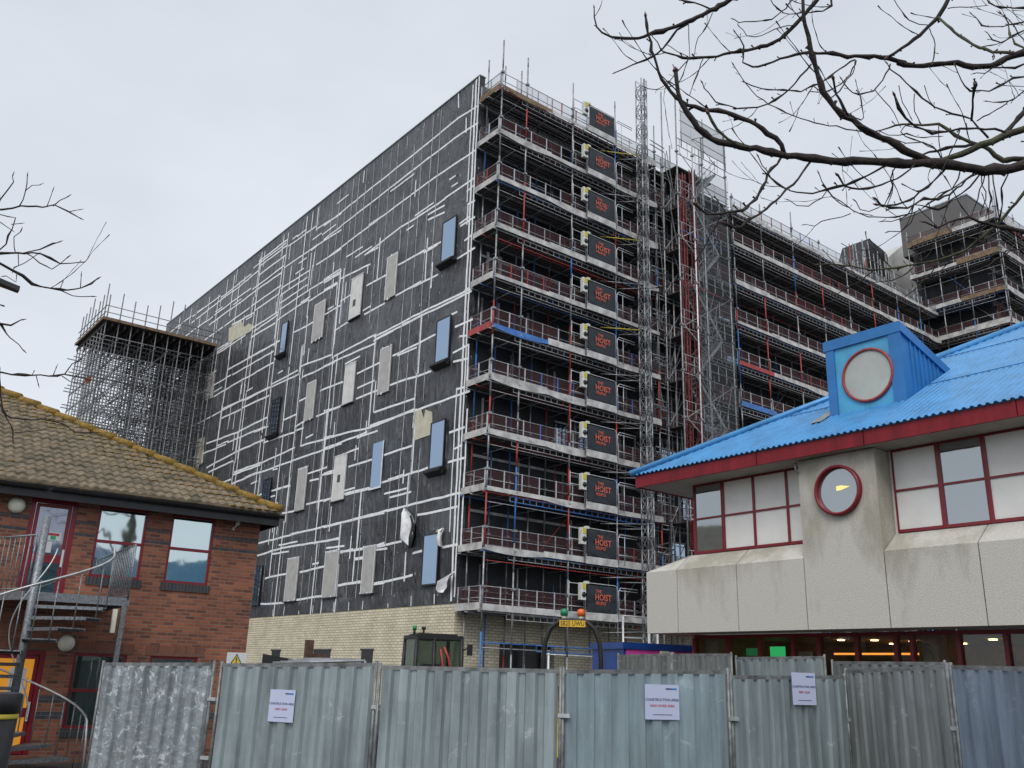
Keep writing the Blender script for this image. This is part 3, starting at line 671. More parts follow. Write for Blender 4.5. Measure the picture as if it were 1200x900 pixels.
# stair and loading tower between the two
T4 = thing('stair_tower', 'grey scaffold stair tower with red lattice legs and pale net at its top', 'stair tower', (41, 36, -.15))
def lattice(name, cx, cy, z0, z1, w, mi, T, r=.045, st=.55, sec=None):
    zz = z0
    while zz < z1-.01:
        ze = min(z1, zz+(sec or (z1-z0))); m = MB()
        for a in (-1, 1):
            for b in (-1, 1): m.tube((cx+a*w/2, cy+b*w/2, zz), (cx+a*w/2, cy+b*w/2, ze), r, mi, 5)
        z = zz; k = 0
        while z < ze-.05:
            z2 = min(ze, z+st)
            for a in (-1, 1):
                m.tube((cx+a*w/2, cy-w/2, z if k % 2 else z2), (cx+a*w/2, cy+w/2, z2 if k % 2 else z), r*.6, mi, 4)
                m.tube((cx-w/2, cy+a*w/2, z if k % 2 else z2), (cx+w/2, cy+a*w/2, z2 if k % 2 else z), r*.6, mi, 4)
                m.tube((cx-w/2, cy+a*w/2, z), (cx+w/2, cy+a*w/2, z), r*.55, mi, 4)
                m.tube((cx+a*w/2, cy-w/2, z), (cx+a*w/2, cy+w/2, z), r*.55, mi, 4)
            z = z2; k += 1
        m.build(name, SM, T); zz = ze
YS = 35.0
q1 = ony(801, 300, YS).x; q2 = ony(813, 300, YS).x
lattice('red_lattice_leg', q1+.1, YS, 1, ony(801, 205, YS).z, .26, 11, T4, .035); lattice('red_lattice_leg', q2+.1, YS, 1, ony(813, 200, YS).z, .26, 11, T4, .035)
sx0, sx1 = ony(797, 200, YS-.3).x, ony(849, 200, YS-.3).x
for k, (x, y, top, c) in enumerate(((sx0-.3, YS-.3, 39.5, 0), (sx0+.9, YS-.6, 37, 8), (sx0+2.2, YS-.3, 37, 0), (sx1, YS-.3, 38.3, 0), (sx1, YO, 38.3, 0), (sx0, YO+1, 39, 0), (sx0+2.2, YO+1, 37.4, 0), (41.1, YO-.3, 41, 0), (42.6, YO+1.2, 37, 0), (42.2, YO, 37.3, 0))):
    m = MB(); m.tube((x, y, -.15), (x, y, top), .055, c, 6); 
    for z in LV: m.obx((x, y, z), (.09, 0, 0), (0, .09, 0), (0, 0, .06), 0)
    m.build('standard', SM, T4)
for li, z in enumerate(LV):
    m = MB()
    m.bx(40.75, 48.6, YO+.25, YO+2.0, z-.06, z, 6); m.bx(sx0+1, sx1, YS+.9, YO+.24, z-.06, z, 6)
    for zz in (z-.2, z-.46): m.tube((40.7, YO+.1, zz), (48.6, YO+.1, zz), .028, 0, 5)
    for i in range(17): m.tube((40.8+i*.48, YO+.1, z-.2), (40.8+i*.48, YO+.1, z-.46), .022, 0, 4)
    m.build('landing', SM, T4)
    m = MB()
    for h in (.5, 1.05, -.15): m.tube((sx0-.2, YS-.3, z+h), (sx1+.2, YS-.3, z+h), .03, pick((.85, .08, .07)), 5)
    for h in (.5, 1.05): m.tube((40.7, YO+.12, z+h), (48.6, YO+.12, z+h), .03, 0, 5)
    for i in range(7): m.tube((40.8+i*1.25, YO+.12, z), (40.8+i*1.25, YO+.12, z+1.05), .025, 8, 4)
    m.quad((40.8, YO+.14, z+.1), (48.5, YO+.14, z+.1), (48.5, YO+.14, z+1.0), (40.8, YO+.14, z+1.0), 7)
    for h in (1.6, 1.9): m.tube((39.6, YO-.7+random.random()*.3, z+h-.6), (sx0+.4, YO-.5, z+h-.6), .035, 0, 5)
    for i in range(7): x = sx0+(sx1-sx0)*i/6; m.tube((x, YS-.3, z), (x, YS-.3, z+1.05), .022, 8, 4)
    m.build('guard_rail', SM, T4)
    if li:
        z2 = z; zt = LV[li-1]; a, b = (sx0+1.2, sx1-.8) if li % 2 else (sx1-.8, sx0+1.2)
        f = MB()
        for yy in (YS-.1, YS+.75):
            f.seg((a, yy, z2), (b, yy, zt), .03, .1, 0)
            f.tube((a, yy, z2+1), (b, yy, zt+1), .025, 0, 5); f.tube((a, yy, z2+.5), (b, yy, zt+.5), .02, 0, 5)
        for i in range(13):
            t = (i+.5)/13; f.bx(a+(b-a)*t-.12, a+(b-a)*t+.12, YS-.08, YS+.72, z2+(zt-z2)*t-.02, z2+(zt-z2)*t+.01, 8)
        for i in range(6):
            t = i/5; x = a+(b-a)*t; zz = z2+(zt-z2)*t; f.tube((x, YS-.1, zz), (x, YS-.1, zz+1), .02, 0, 4)
        f.build('stair_flight', SM, T4)
        f = MB(); f.tube((41.2, YO-.3, z), (43.9, YO+.5, zt), .035, 0, 5); f.tube((sx0, YS-.3, zt if li % 2 else z), (sx1, YS-.3, z if li % 2 else zt), .03, 0, 5)
        for _ in range(8):
            y = random.uniform(YO, YO+2); f.tube((41.3, y, z+random.random()*2.5), (sx0+1, y, z+random.random()*2.5), .03, pick((.85, .1, .05)), 5)
        for _ in range(6): x = random.uniform(sx0, sx1); y = random.uniform(YS, YO+1); f.tube((x, y, z+random.random()), (x+random.uniform(-1.2, 1.2), y, zt+random.random()), .028, 0, 4)
        for _ in range(8): x = random.uniform(41.2, sx0); y = random.uniform(YO, YO+1.9); f.tube((x, y, z+random.random()), (x, y, zt-.3), .03, 0, 4); f.tube((x-1, y, z+random.random()*2), (x+1, y, z+random.random()*2), .028, 0, 4)
        f.build('brace', SM, T4)
m = MB(); a = ony(799, 150, YS-.34); b = ony(850, 176, YS-.34)
m.bx(sx0+.1, sx1, YS-.42, YS-.40, LV[0]+1.0, 38.3, 0)
for x in (sx0+.1, (sx0+sx1)/2, sx1): m.tube((x, YS-.38, LV[0]+.5), (x, YS-.38, 38.6), .035, 1, 5)
for z in (36.6, 37.5, 38.3): m.tube((sx0, YS-.38, z), (sx1+.1, YS-.38, z), .03, 1, 5)
m
m.build('pale_net', [NETP, GALV], T4)
m = MB(); m.bx(sx0+1.3, sx1+.1, YS-.46, YS-.44, 2, LV[0]-.4); m.build('debris_net', NETG, T4)

# hoist mast: square lattice sections, with ties back to the scaffold
T5 = thing('hoist_mast', 'tall pale grey lattice hoist mast rising past the roof line', 'hoist mast', (39.5, 35.9, -.15))
a = ony(744.5, 95, 35.9).x; b = ony(757.5, 95, 35.9).x
cx = (a+b)/2; wd = (b-a)*.46; mast_top = ony(751, 95, 35.9).z
lattice('mast_section', cx, 35.9, -.15, mast_top, wd, 0, T5, .042, .75, 1.5)
m = MB()
for z in range(0, 27): m.bx(cx+wd/2+.02, cx+wd/2+.10, 35.86, 35.95, z*1.5, z*1.5+1.5, 0)
m.build('rack', SM, T5)
for z in LV:
    m = MB(); m.tube((cx-wd/2, 36.1, z-.6), (cx-2.6, YO+.2, z-.75), .035, 3 if z in (LV[0], LV[2], LV[4]) else 0, 5); m.tube((cx+wd/2, 36.1, z-.6), (cx+1.0, YO+.2, z-.6), .035, 0, 5)
    m.tube((cx-wd/2, 36.0, z-.9), (cx-1.2, YO+.1, z-.9), .03, 0, 5); m.build('tie', SM, T5)

# landing gates of the hoist, one on each lift
ORD = ['on the topmost lift', 'on the second lift from the top', 'on the third lift from the top', 'on the fourth lift from the top', 'on the fifth lift from the top', 'on the middle lift, sixth of eleven',
       'on the fifth lift from the bottom', 'on the fourth lift from the bottom', 'on the third lift from the bottom', 'on the second lift from the bottom', 'on the lowest lift, just above the number plate']
gx0 = ony(690, 182, YO-.3).x; gx1 = ony(719.5, 200, YO-.3).x
def gate(i, z):
    g = thing('hoist_gate', 'black gate banner with orange lettering '+ORD[i], 'hoist gate', (gx0, YO-.3, z), 0, 'hoist landing gates up the scaffold')
    W = gx1-gx0; y = YO-.3
    m = MB(); r = .028; x0, x1, z0, z1 = gx0-.08, gx1+.08, z+.02, z+1.78
    m.path([(x0, y, z0), (x0, y, z1-.15), (x0+.05, y, z1-.04), (x0+.16, y, z1), (x1-.16, y, z1), (x1-.05, y, z1-.04), (x1, y, z1-.15), (x1, y, z0)], r, 6, 8)
    m.tube((x0, y, z0+.3), (x1, y, z0+.3), r*.8, 8, 5); m.build('gate_frame', SM, g)
    m = MB(); nx, nz = 8, 6; vs = []; fs = []
    for a in range(nx+1):
        for b in range(nz+1):
            edge = a in (0, nx) or b in (0, nz)
            vs.append((gx0+W*a/nx, y-.04+(0 if edge else random.uniform(-.06, .04)), z+.3+1.38*b/nz))
    for a in range(nx):
        for b in range(nz): k = a*(nz+1)+b; fs.append((k, k+nz+1, k+nz+2, k+1))
    m.add(vs, fs, 0, True); m.add([(v[0], v[1]+.02, v[2]) for v in vs], [f[::-1] for f in fs], 0, True)
    bn = m.build('banner', BANNER, g)
    fr = lambda dx, dz: frame((gx0+W*dx, y-.085, z+dz), (1, 0, 0))
    tl_ = random.uniform(-.04, .04)
    text('THE', .24, ORANGE, bn, fr(.40+tl_, 1.36), bold=.004)
    text('HOIST', .47, ORANGE, bn, fr(.52, 1.05), bold=.008, sx=.92)
    text('PEOPLE', .23, ORANGE, bn, fr(.44, .74), bold=.004)
    m = MB(); m.bx(gx0-.1, gx1+.1, y-.05, y-.02, z-.16, z+.24, 4); m.build('kick_plate', SM, g)
    cb = MB(); bx = gx0-.52; cb.bx(bx, bx+.36, y-.12, y+.12, z+.85, z+1.75, 0); cb.bx(bx+.1, bx+.34, y-.14, y-.12, z+1.42, z+1.73, 1)
    cb.lathe((bx+.2, y-.12, z+1.13), [(.14, 0), (.14, .04)], 12, 2, (0, -1, 0)); cb.bx(bx+.38, bx+.6, y-.1, y+.1, z+1.72, z+1.86, 0)
    cb.build('call_box', [mat_box, YEL, BLACK], g)
    m = MB()
    for zz in (.5, 1.1, 1.7): m.tube((gx0-1.2, y+.1, z+zz), (gx0-.1, y+.1, z+zz), .024, 8, 5)
    m.tube((gx0-.1, y+.1, z), (gx0-.1, y+.1, z+1.7), .024, 8, 5); m.tube((gx0-1.2, y+.1, z+.3), (gx0-1.2, y+.1, z+1.8), .024, 8, 5); m.build('side_rail', SM, g); m = MB()
    for zz in (.55, 1.55): m.tube((gx1+.2, y, z+zz), (gx1+1.7, y, z+zz), .024, 8, 5)
    m.path([(gx1+.2, y, z), (gx1+.2, y, z+1.5), (gx1+.35, y, z+1.7), (gx1+1.7, y, z+1.7)], .026, 5, 8); m.tube((gx1+.7, y, z), (gx1+.7, y, z+1.6), .022, 8, 5)
    m.build('side_rail', SM, g)
mat_box = mat('box_cream', (.66, .68, .63), .5, noise=.15, nscale=4)
for i, z in enumerate(LV): gate(i, z)

# far block at the end of the wing with its own scaffold
B = thing('far_block', 'far grey-topped block beyond the wing end, partly behind bare branches', 'building', (82, 33, -.15))
m = MB(); m.bx(81.3, 110, 33.2, 39.9, -.15, 43.0); m.bx(86, 110, 39.9, 60, -.15, 40.0); m.build('wall', DARK, B)
m = MB(); a = onx(1066, 262, 81.5); b = onx(1133, 235, 81.5)
m.bx(81.5, 93, b.y, a.y+1, 43.0, b.z+.6); m.build('penthouse', GREYW, B)
m = MB(); m.bx(81.45, 93.1, b.y-.06, a.y+1.06, b.z+.6, b.z+.75); m.build('coping', GALV, B)
BL = [42.8, 39.4, 35.72, 32.6, 29.5, 26.4]
T6 = thing('block_scaffold', 'scaffold with brown and white toe boards wrapping the far grey-topped block', 'scaffold', (79.3, 31, -.15))
scaff(T6, (79.3, 31.0), (0, 1), (-1, 0), 8.4, 2.0, BL, [.05, 3.0, 5.6, 8.3], [1.5, 5, 8], 20, 44.6, end0=False, posts=1.3, toe_col={(0, 0): 4, (0, 1): 5, (0, 2): 5, (1, 0): 5, (2, 0): 5}, netfirst=False, toeh=.5)
scaff(T6, (79.3, 31.0), (1, 0), (0, -1), 14, 2.0, BL, [.1, 3.6, 7.2, 10.8], [2, 6, 10], 20, 44.8, end0=False, posts=1.3, netfirst=False, toeh=.5)

# birdcage scaffold at the far end of the membrane facade
T7 = thing('birdcage_scaffold', 'dense birdcage scaffold with a dark boarded deck, against the far end of the membrane facade', 'scaffold', (17.6, 79.2, -.15))
bx0, bx1, by0, by1, bz = 17.6, 27.2, 79.2, 88.2, 30.0
nx, ny = 9, 8
for i in range(nx+1):
    for j in range(ny+1):
        x, y = bx0+(bx1-bx0)*i/nx, by0+(by1-by0)*j/ny
        edge = i == 0 or j == 0; m = MB()
        m.tube((x, y, -.15), (x, y, bz-.1 if not edge else bz+1.5+2.4*random.random()), .052, 0, 5); m.build('standard', BCM, T7)
for j in range(ny+1):
    for k in range(10):
        z = 28.6-k*1.55; y = by0+(by1-by0)*j/ny; m = MB(); m.tube((bx0-.4-random.random()*.4, y, z), (bx1+.1, y, z+random.uniform(-.1, .1)), .05, 0, 5); m.build('ledger', BCM, T7)
for i in range(nx+1):
    m = MB(); x = bx0+(bx1-bx0)*i/nx
    for k in range(18): z = 28.3-k*1.55; m.tube((x, by0-.4-random.random()*.3, z), (x, by1+.3, z), .05, 0, 5)
    m.build('transom', BCM, T7)
for k in range(34):
    m = MB(); y = by0+(by1-by0)*random.randint(0, ny)/ny; z = random.uniform(14, 27); x = random.uniform(bx0, bx1-4); s = random.choice((-1, 1, 1)); l = random.uniform(3, 6)
    if k % 3: m.tube((x, y+.07, z if s > 0 else z+l), (x+l, y+.07, z+l if s > 0 else z), .05, 0, 5)
    else: xx = bx0+(bx1-bx0)*random.randint(0, nx)/nx; yy = random.uniform(by0, by1-4); m.tube((xx, yy, z), (xx, yy+l, z+l*s), .05, 0, 5)
    m.build('brace', BCM, T7)
m = MB()
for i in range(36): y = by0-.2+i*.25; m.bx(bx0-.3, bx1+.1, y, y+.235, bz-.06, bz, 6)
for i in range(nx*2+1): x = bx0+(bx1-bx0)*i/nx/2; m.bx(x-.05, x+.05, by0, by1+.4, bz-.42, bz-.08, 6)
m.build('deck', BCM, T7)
m = MB(); m.bx(bx0-.35, bx1+.1, by0-.26, by0-.22, bz-.05, bz+.2, 5); m.bx(bx0-.36, bx0-.32, by0-.2, by1, bz-.05, bz+.2, 5); m.build('toe_board', BCM, T7)
m = MB()
for h in (.65, 1.25): m.tube((bx0-.2, by0-.2, bz+h), (bx1+3, by0-.2, bz+h), .04, 0, 5); m.tube((bx0-.2, by0-.2, bz+h), (bx0-.2, by1, bz+h), .04, 0, 5)
m.build('guard_rail', BCM, T7)
# ------------------------------------------------------------------ brick building (local frame: x along the facade, y into the building)
BP = Vector((9.1555, 20.81, 0)); bh = rad(94); bd = Vector((math.sin(bh), math.cos(bh), 0)); bi = Vector((-bd.y, bd.x, 0)); BRZ = math.atan2(bd.y, bd.x)
BR = thing('brick_building', 'red-brown brick building with tiled hipped roof and maroon windows at the left', 'building', BP, BRZ)
OPN = [(-3.93, -2.9, 3.54, 5.07), (-2.38, -1.4, 3.54, 5.07), (-5.27, -4.36, 3.02, 5.07), (-3.95, -2.9, .5, 1.97), (-2.42, -1.4, .5, 1.97), (-5.5, -4.48, 0, 1.99)]
def wallopen(m, x0, x1, z0, z1, y0, y1, ops):
    xs = sorted({x0, x1} | {v for o in ops for v in o[:2]}); zs = sorted({z0, z1} | {v for o in ops for v in o[2:]})
    for a, b in zip(xs, xs[1:]):
        st = None
        for c, d in zip(zs, zs[1:]):
            inside = any(o[0]-1e-6 <= a and b <= o[1]+1e-6 and o[2]-1e-6 <= c and d <= o[3]+1e-6 for o in ops)
            if not inside: m.bx(a, b, y0, y1, c, d)
m = MB(); wallopen(m, -14, -.33, -.15, 5.2, 0, .3, OPN); m.bx(-.63, -.33, .3, 9, -.15, 5.2); m.m = [1]*len(m.f)
for z in (4.62, 4.37):
    for a, b in ((-14, -5.27), (-4.36, -3.93), (-2.9, -2.38), (-1.4, -.33)): m.bx(a, b+(.003 if b == -.33 else 0), -.004, .0, z, z+.068)
for z in (1.0, .68):
    for a, b in ((-4.48, -3.95), (-2.9, -2.42), (-1.4, -.33)): m.bx(a, b, -.004, .0, z, z+.14)
m.build('wall', [GREYB, REDB], BR, False)
m = MB()
for a, b, z0, z1 in OPN[3:]: m.bx(a-.12, b+.12, -.006, 0, z1+.005, z1+.225)
m.build('soldier_course', SOLD, BR, False)
def sash(a, b, z0, z1, gl, nm='window', transom=.5):
    m = MB(); t = .055; y0, y1 = .03, .10
    m.bx(a, a+t, y0, y1, z0, z1); m.bx(b-t, b, y0, y1, z0, z1); m.bx(a+t, b-t, y0, y1, z1-t, z1); m.bx(a+t, b-t, y0, y1, z0, z0+t)
    zt = z0+(z1-z0)*transom; m.bx(a+t, b-t, y0-.01, y1, zt-.03, zt+.03)
    f = m.build(nm, MAROON, BR, False)
    m = MB(); m.bx(a+t, b-t, .06, .075, z0+t, zt-.03); m.bx(a+t, b-t, .06, .075, zt+.03, z1-t); m.build('pane', gl, f, False)
    m = MB(); m.bx(a-.05, b+.05, -.03, .1, z0-.17, z0-.002); m.build('sill', SILLB, f, False)
DARKGL = glassmat('dim_window_glass', (.45, .55, .52), (.03, .04, .038), .4)
for i, (a, b, z0, z1) in enumerate(OPN):
    if i in (0, 1): sash(a, b, z0, z1, SKYGL)
    elif i in (3, 4): sash(a, b, z0, z1, DARKGL)
def door(a, b, z0, z1, gl, panel, nm):
    m = MB(); t = .10; y0, y1 = .02, .10
    m.bx(a, a+t, y0, y1, z0, z1); m.bx(b-t, b, y0, y1, z0, z1); m.bx(a+t, b-t, y0, y1, z1-.09, z1)
    f = m.build(nm, MAROON, BR, False)
    m = MB(); c, d = a+t+.01, b-t-.01; s = .07
    m.bx(c, c+s, .04, .085, z0+.02, z1-.1); m.bx(d-s, d, .04, .085, z0+.02, z1-.1); m.bx(c+s, d-s, .04, .085, z1-.17, z1-.1)
    zm = z0+(z1-z0)*.40; m.bx(c+s, d-s, .04, .085, zm-.09, zm+.09); m.bx(c+s, d-s, .04, .085, z0+.02, z0+.12)
    l = m.build('door_leaf', panel, f, False)
    m = MB(); m.bx(c+s, d-s, .055, .07, zm+.09, z1-.17); m.build('pane', gl, l, False)
    m = MB(); m.bx(c+s, d-s, .055, .07, z0+.12, zm-.09); m.build('pane', DARKGL if gl is not AMB else AMB, l, False)
    m = MB(); m.bx(d-.055, d-.015, -.01, .03, zm-.16, zm+.2); m.build('door_handle', PAPERW, l, False)
    return f, c+s, d-s, zm, z1
PAPERW = mat('white_plastic', (.62, .64, .64), .4)
DOORGL = glassmat('door_glass', (.45, .48, .58), (.04, .045, .055), .55)
AMB = mat('amber_lit_glass', (.30, .15, .02), .3, emit=(.9, .36, .03), estr=.42)
f, c, d_, zm, z1 = door(*OPN[2], DOORGL, MAROON, 'upper_door')
m = MB(); m.bx(c+.12, d_-.05, .045, .053, zm+.38, zm+.55); m.bx(c+.2, d_-.2, .046, .054, zm+.12, zm+.35); pn = m.build('door_notice', PAPERW, f, False)
inv = (Matrix.Translation(BP) @ Matrix.Rotation(BRZ, 4, 'Z'))
m = MB(); m.bx(c+.16, d_-.09, .040, .044, zm+.48, zm+.53, 0); m.bx(c+.3, d_-.15, .040, .044, zm+.4, zm+.47, 1); m.build('notice_print', [INKR, mat('green_print', (.03, .35, .15), .5)], pn, False)
m = MB(); m.lathe(((c+d_)/2+.05, .16, OPN[2][2]+.15), [(.01, 0), (.07, .01), (.075, .38), (.03, .45), (.02, .52)], 10); m.build('extinguisher', RED, f, False)
f, c, d_, zm, z1 = door(OPN[5][0], OPN[5][1], 0, 1.99, AMB, MAROON, 'lower_door')
m = MB(); m.bx(c+.25, d_-.12, .045, .053, zm+.25, zm+.85); m.build('door_notice', PAPERW, f, False)
m = MB(); m.bx(-5.5+.0, -4.48, .1, .12, 0, 1.99); m.build('door_backing', BLACK, f, False)
# roof: wavy interlocking tiles course by course, hip at the right
TP = math.tan(rad(28.8)); EY, EZ = -.42, 5.3
def hipx(run): return .0-run
m = MB(); nC = 24; g = .30; prd = .2
for cidx in range(nC):
    r0, r1 = cidx*g, cidx*g+g+.03
    xe = hipx(r0)+.02; x = -14.0; vs = []; cols = []
    while x < xe: cols.append(x); x += prd/8
    cols.append(xe)
    n = len(cols); off = 0 if cidx % 2 == 0 else 0
    for x in cols:
        ph = ((x+off)/prd) % 1; h = .042*(math.sin(2*PI*ph)*.5+.5)**.8+.004*math.sin(x*37+cidx*5)
        r1c = min(r1, max(r0+.02, -x+.02)) if x > hipx(r1) else r1
        j = .006*math.sin(int(x/.4)*12.9+cidx*7.7)
        vs += [(x, EY+r0+j, EZ+r0*TP+.0), (x, EY+r0-.0+j, EZ+r0*TP+.05+h), (x, EY+r1c, EZ+r1c*TP+.0+h*.9+.012)]
    fs = []
    for i in range(n-1): fs += [(i*3, i*3+3, i*3+4, i*3+1), (i*3+1, i*3+4, i*3+5, i*3+2)]
    m.add(vs, fs, 0, False)
rf = m.build('roof', TILE, BR, False)
m = MB(); k = 0; r = .05
while r < nC*g:
    a = Vector((-r+.06, EY+r-.02, EZ+r*TP+.07)); b = Vector((-r-.44+.06, EY+r+.44-.02, EZ+(r+.44)*TP+.05)); pts = []
    m.path([a+Vector((0, 0, .015)), b], [.095+random.random()*.02, .085], 8); r += .42
m.build('hip_tiles', MOSS, rf, False)
m = MB(); R_ = nC*g; m.add([(.0, EY, EZ), (.0-R_, EY+R_, EZ+R_*TP), (-R_, EY+2*R_, EZ+R_*TP-.0), (0, EY+2*R_, EZ)], [(0, 3, 2, 1)]); m.add([(-14, EY+R_, EZ+R_*TP), (-R_, EY+R_, EZ+R_*TP), (-R_, EY+2*R_+1, EZ), (-14, EY+2*R_+1, EZ)], [(0, 1, 2, 3)])
m.add([(-14, EY, EZ-.02), (0, EY, EZ-.02), (-R_, EY+R_, EZ+R_*TP-.03), (-14, EY+R_, EZ+R_*TP-.03)], [(0, 1, 2, 3)]); m.build('roof_back', TILE, rf, False)
m = MB(); random.seed(11)   # moss clumps between the tiles near the hip and in drifts
for _ in range(1300):
    r = random.random()*6.8; q = abs(random.gauss(0, .55)) if random.random() < .62 else random.uniform(0, 6)
    x = -r-q-.08
    if x < -9 or (q > 1 and math.sin(x*1.7)+math.sin(r*2.3+x) < .35): continue
    rr = int(r/g)*g+.02+random.random()*.03; x = math.floor(x/prd)*prd+.02+random.random()*.04; s = random.uniform(.03, .085)
    if x > -rr-.1: continue
    m.lathe((x, EY+rr, EZ+rr*TP+.035), [(.004, -.01), (s, 0), (s*.8, s*.3), (.004, s*.4)], 6)
mo = m.build('moss', MOSS, rf, False); mo['kind'] = 'stuff'
m = MB(); m.bx(-14, .0, EY+.06, EY+.10, 5.02, 5.29, 0); m.bx(-.04, .0, EY+.1, 9, 5.02, 5.29, 0); m.bx(-14, -.04, EY+.1, .0, 5.14, 5.18, 0); m.bx(-.33, -.04, .0, 9, 5.14, 5.18, 0)
m.build('fascia', FASC, BR, False)
m = MB()
for x0 in (-14, -11, -8, -5, -2.05):
    x1 = min(x0+2.95, .05); pr = [(EY-.055+.065*math.cos(t), 5.25+.065*math.sin(t)) for t in [PI+PI*i/8 for i in range(9)]]
    vs = [(x, y, z) for x in (x0, x1) for y, z in pr]; m.add(vs, [(i, i+1, 10+i, 9+i) for i in range(8)], 0, True)
    vs = [(x, y, z-.004) for x in (x0, x1) for y, z in pr]; m.add(vs, [(9+i, 10+i, i+1, i) for i in range(8)], 0, True)
m.build('gutter', FASC, BR, False)
# round wall lamps and camera
def globe(px, py, lab):
    n = bi; t = ray(px, py); k = (n.dot(BP)-n.dot(O))/n.dot(t); p = O+t*k
    L = thing('wall_lamp', lab, 'wall lamp', p, BRZ)
    m = MB(); pr = [(.155, -.0), (.165, -.03), (.15, -.07), (.11, -.11), (.05, -.13), (.005, -.135)]
    m.lathe((0, 0, 0), [(r, -h) for r, h in pr], 20, 0, (0, -1, 0)); m.build('diffuser', LAMPW, L, False)
    m = MB(); m.lathe((0, 0, 0), [(.17, 0), (.172, .025), (.16, .028)], 20, 0, (0, -1, 0)); m.build('base_ring', GALV, L, False)
globe(19.5, 592, 'round pale wall lamp beside the upper maroon door'); globe(77.5, 754, 'round yellowish wall lamp below the stair platform')
n = bi; t = ray(274, 617); p = O+t*((n.dot(BP)-n.dot(O))/n.dot(t))
L = thing('security_camera', 'white security camera under the eave of the brick building', 'camera', p, BRZ)
m = MB(); m.bx(-.03, .02, -.03, 0, -.09, -.02); m.path([(0, -.02, -.05), (.0, -.12, -.02), (.03, -.14, .05)], .015, 6); m.build('bracket', PAPERW, L, False)
m = MB(); m.path([(.03, -.14, .02), (.06, -.15, .14), (.07, -.16, .19)], [.045, .048, .04], 10); m.build('camera_body', PAPERW, L, False)

# ------------------------------------------------------------------ spiral stair in front of it
SC = ond(38, 700, 19.75); SC.z = -.15
dy = -(SC-BP).dot(bi)
ST = thing('spiral_staircase', 'galvanised spiral staircase up to the upper maroon door', 'staircase', SC, BRZ)
PZ = 3.15; RT = 1.3       # heights are from the foot
m = MB(); m.lathe((0, 0, 0), [(.0, 0), (.072, 0), (.072, PZ+1.45), (.0, PZ+1.45)], 14); m.build('column', STAIRM, ST, False)
m = MB(); m.prism([(-.15, .02, PZ-.05), (1.70, .02, PZ-.05), (1.70, dy-.02, PZ-.05), (-.98, dy-.02, PZ-.05)], (0, 0, .05)); m.bx(-.15, 1.72, -.0, .02, PZ-.13, PZ+.03); m.bx(1.70, 1.74, .0, dy-.02, PZ-.13, PZ+.03); m.seg((-.15, 0, PZ-.05), (-1.0, dy-.04, PZ-.05), .015, .08)
m.build('platform', STAIRM, ST, False)
for x, y in ((1.66, .05), (-.9, dy-.1)):
    m = MB(); m.bx(x-.045, x+.045, y-.045, y+.045, 0, PZ-.13); m.build('post', STAIRM, ST, False)
m = MB()
def rail(A, B, z, h, n):
    A, B = Vector((*A, z)), Vector((*B, z)); m.tube(A+Vector((0, 0, h)), B+Vector((0, 0, h)), .018, 0, 6); m.tube(A+Vector((0, 0, .08)), B+Vector((0, 0, .08)), .012, 0, 5)
    for i in range(n+1): p = A+(B-A)*(i/n); m.tube(p, p+Vector((0, 0, h)), .011 if 0 < i < n else .018, 0, 5)
rail((-.12, 0), (-.98, dy-.05), PZ, 1.08, 12); m.build('balustrade', STAIRM, ST, False)
m = MB(); rail((1.7, 0), (1.7, dy-.05), PZ, 1.08, 11); m.build('balustrade', STAIRM, ST, False)
NT = 15; st = rad(24)
for k in range(NT):
    a0 = -k*st-.04; a1 = a0-st*1.05; z = PZ-.21*(k+1); m = MB()
    P = [Vector((math.cos(a0)*.07, math.sin(a0)*.07, z)), Vector((math.cos(a0)*RT, math.sin(a0)*RT, z)), Vector((math.cos((a0+a1)/2)*RT*1.01, math.sin((a0+a1)/2)*RT*1.01, z)), Vector((math.cos(a1)*RT, math.sin(a1)*RT, z)), Vector((math.cos(a1)*.07, math.sin(a1)*.07, z))]
    m.prism(P, (0, 0, -.022)); m.seg(P[0]+Vector((0, 0, -.03)), P[1]+Vector((0, 0, -.03)), .008, .03); m.seg(P[4]+Vector((0, 0, -.03)), P[3]+Vector((0, 0, -.03)), .008, .03)
    m.build('tread', STAIRM, ST, False)
    for t in (.25, .75) if k > 2 else (.5,):
        a = a0+(a1-a0)*t; p = Vector((math.cos(a)*RT, math.sin(a)*RT, z-.03)); m = MB(); m.tube(p, p+Vector((0, 0, 1.02)), .012, 0, 5); m.build('baluster', STAIRM, ST, False)
m = MB(); hp = []
for i in range(0, NT*3+1): a = -i/3*st-.04; z = PZ-.21*(i/3+.5)+1.0; hp.append((math.cos(a)*RT, math.sin(a)*RT, z))
hp = [(1.3, .0, PZ+1.05)]+hp+[(math.cos(-NT*st)*RT+.04, math.sin(-NT*st)*RT-.05, .5), (math.cos(-NT*st)*RT+.06, math.sin(-NT*st)*RT-.07, .02)]
m.path(hp, .02, 7); m.build('handrail', GALVL, ST, False)
m = MB(); hp = [(math.cos(-i/3*st-.3)*.28, math.sin(-i/3*st-.3)*.28, PZ-.21*(i/3)+.85) for i in range(0, NT*3)]; m.path(hp, .014, 6); m.build('inner_rail', GALVL, ST, False)
m = MB(); m.bx(1.45, 1.53, -.1, -.02, PZ-.65, PZ-.2); m.build('junction_box', LAMPW, ST, False)
p = ond(-7, 811, 11.5)
L = thing('litter_bin', 'dark litter bin at the foot of the spiral staircase', 'bin', (p.x, p.y, -.15))
hb = p.z+.15; m = MB(); m.lathe((0, 0, 0), [(.2, 0), (.24, .02), (.27, hb-.2), (.0, hb-.2)], 20); m.build('body', ROPSM, L, False)
m = MB(); m.lathe((0, 0, hb-.2), [(.27, 0), (.285, .01), (.285, .18), (.25, .2), (.0, .2)], 20); m.build('lid', ROPSM, L, False)
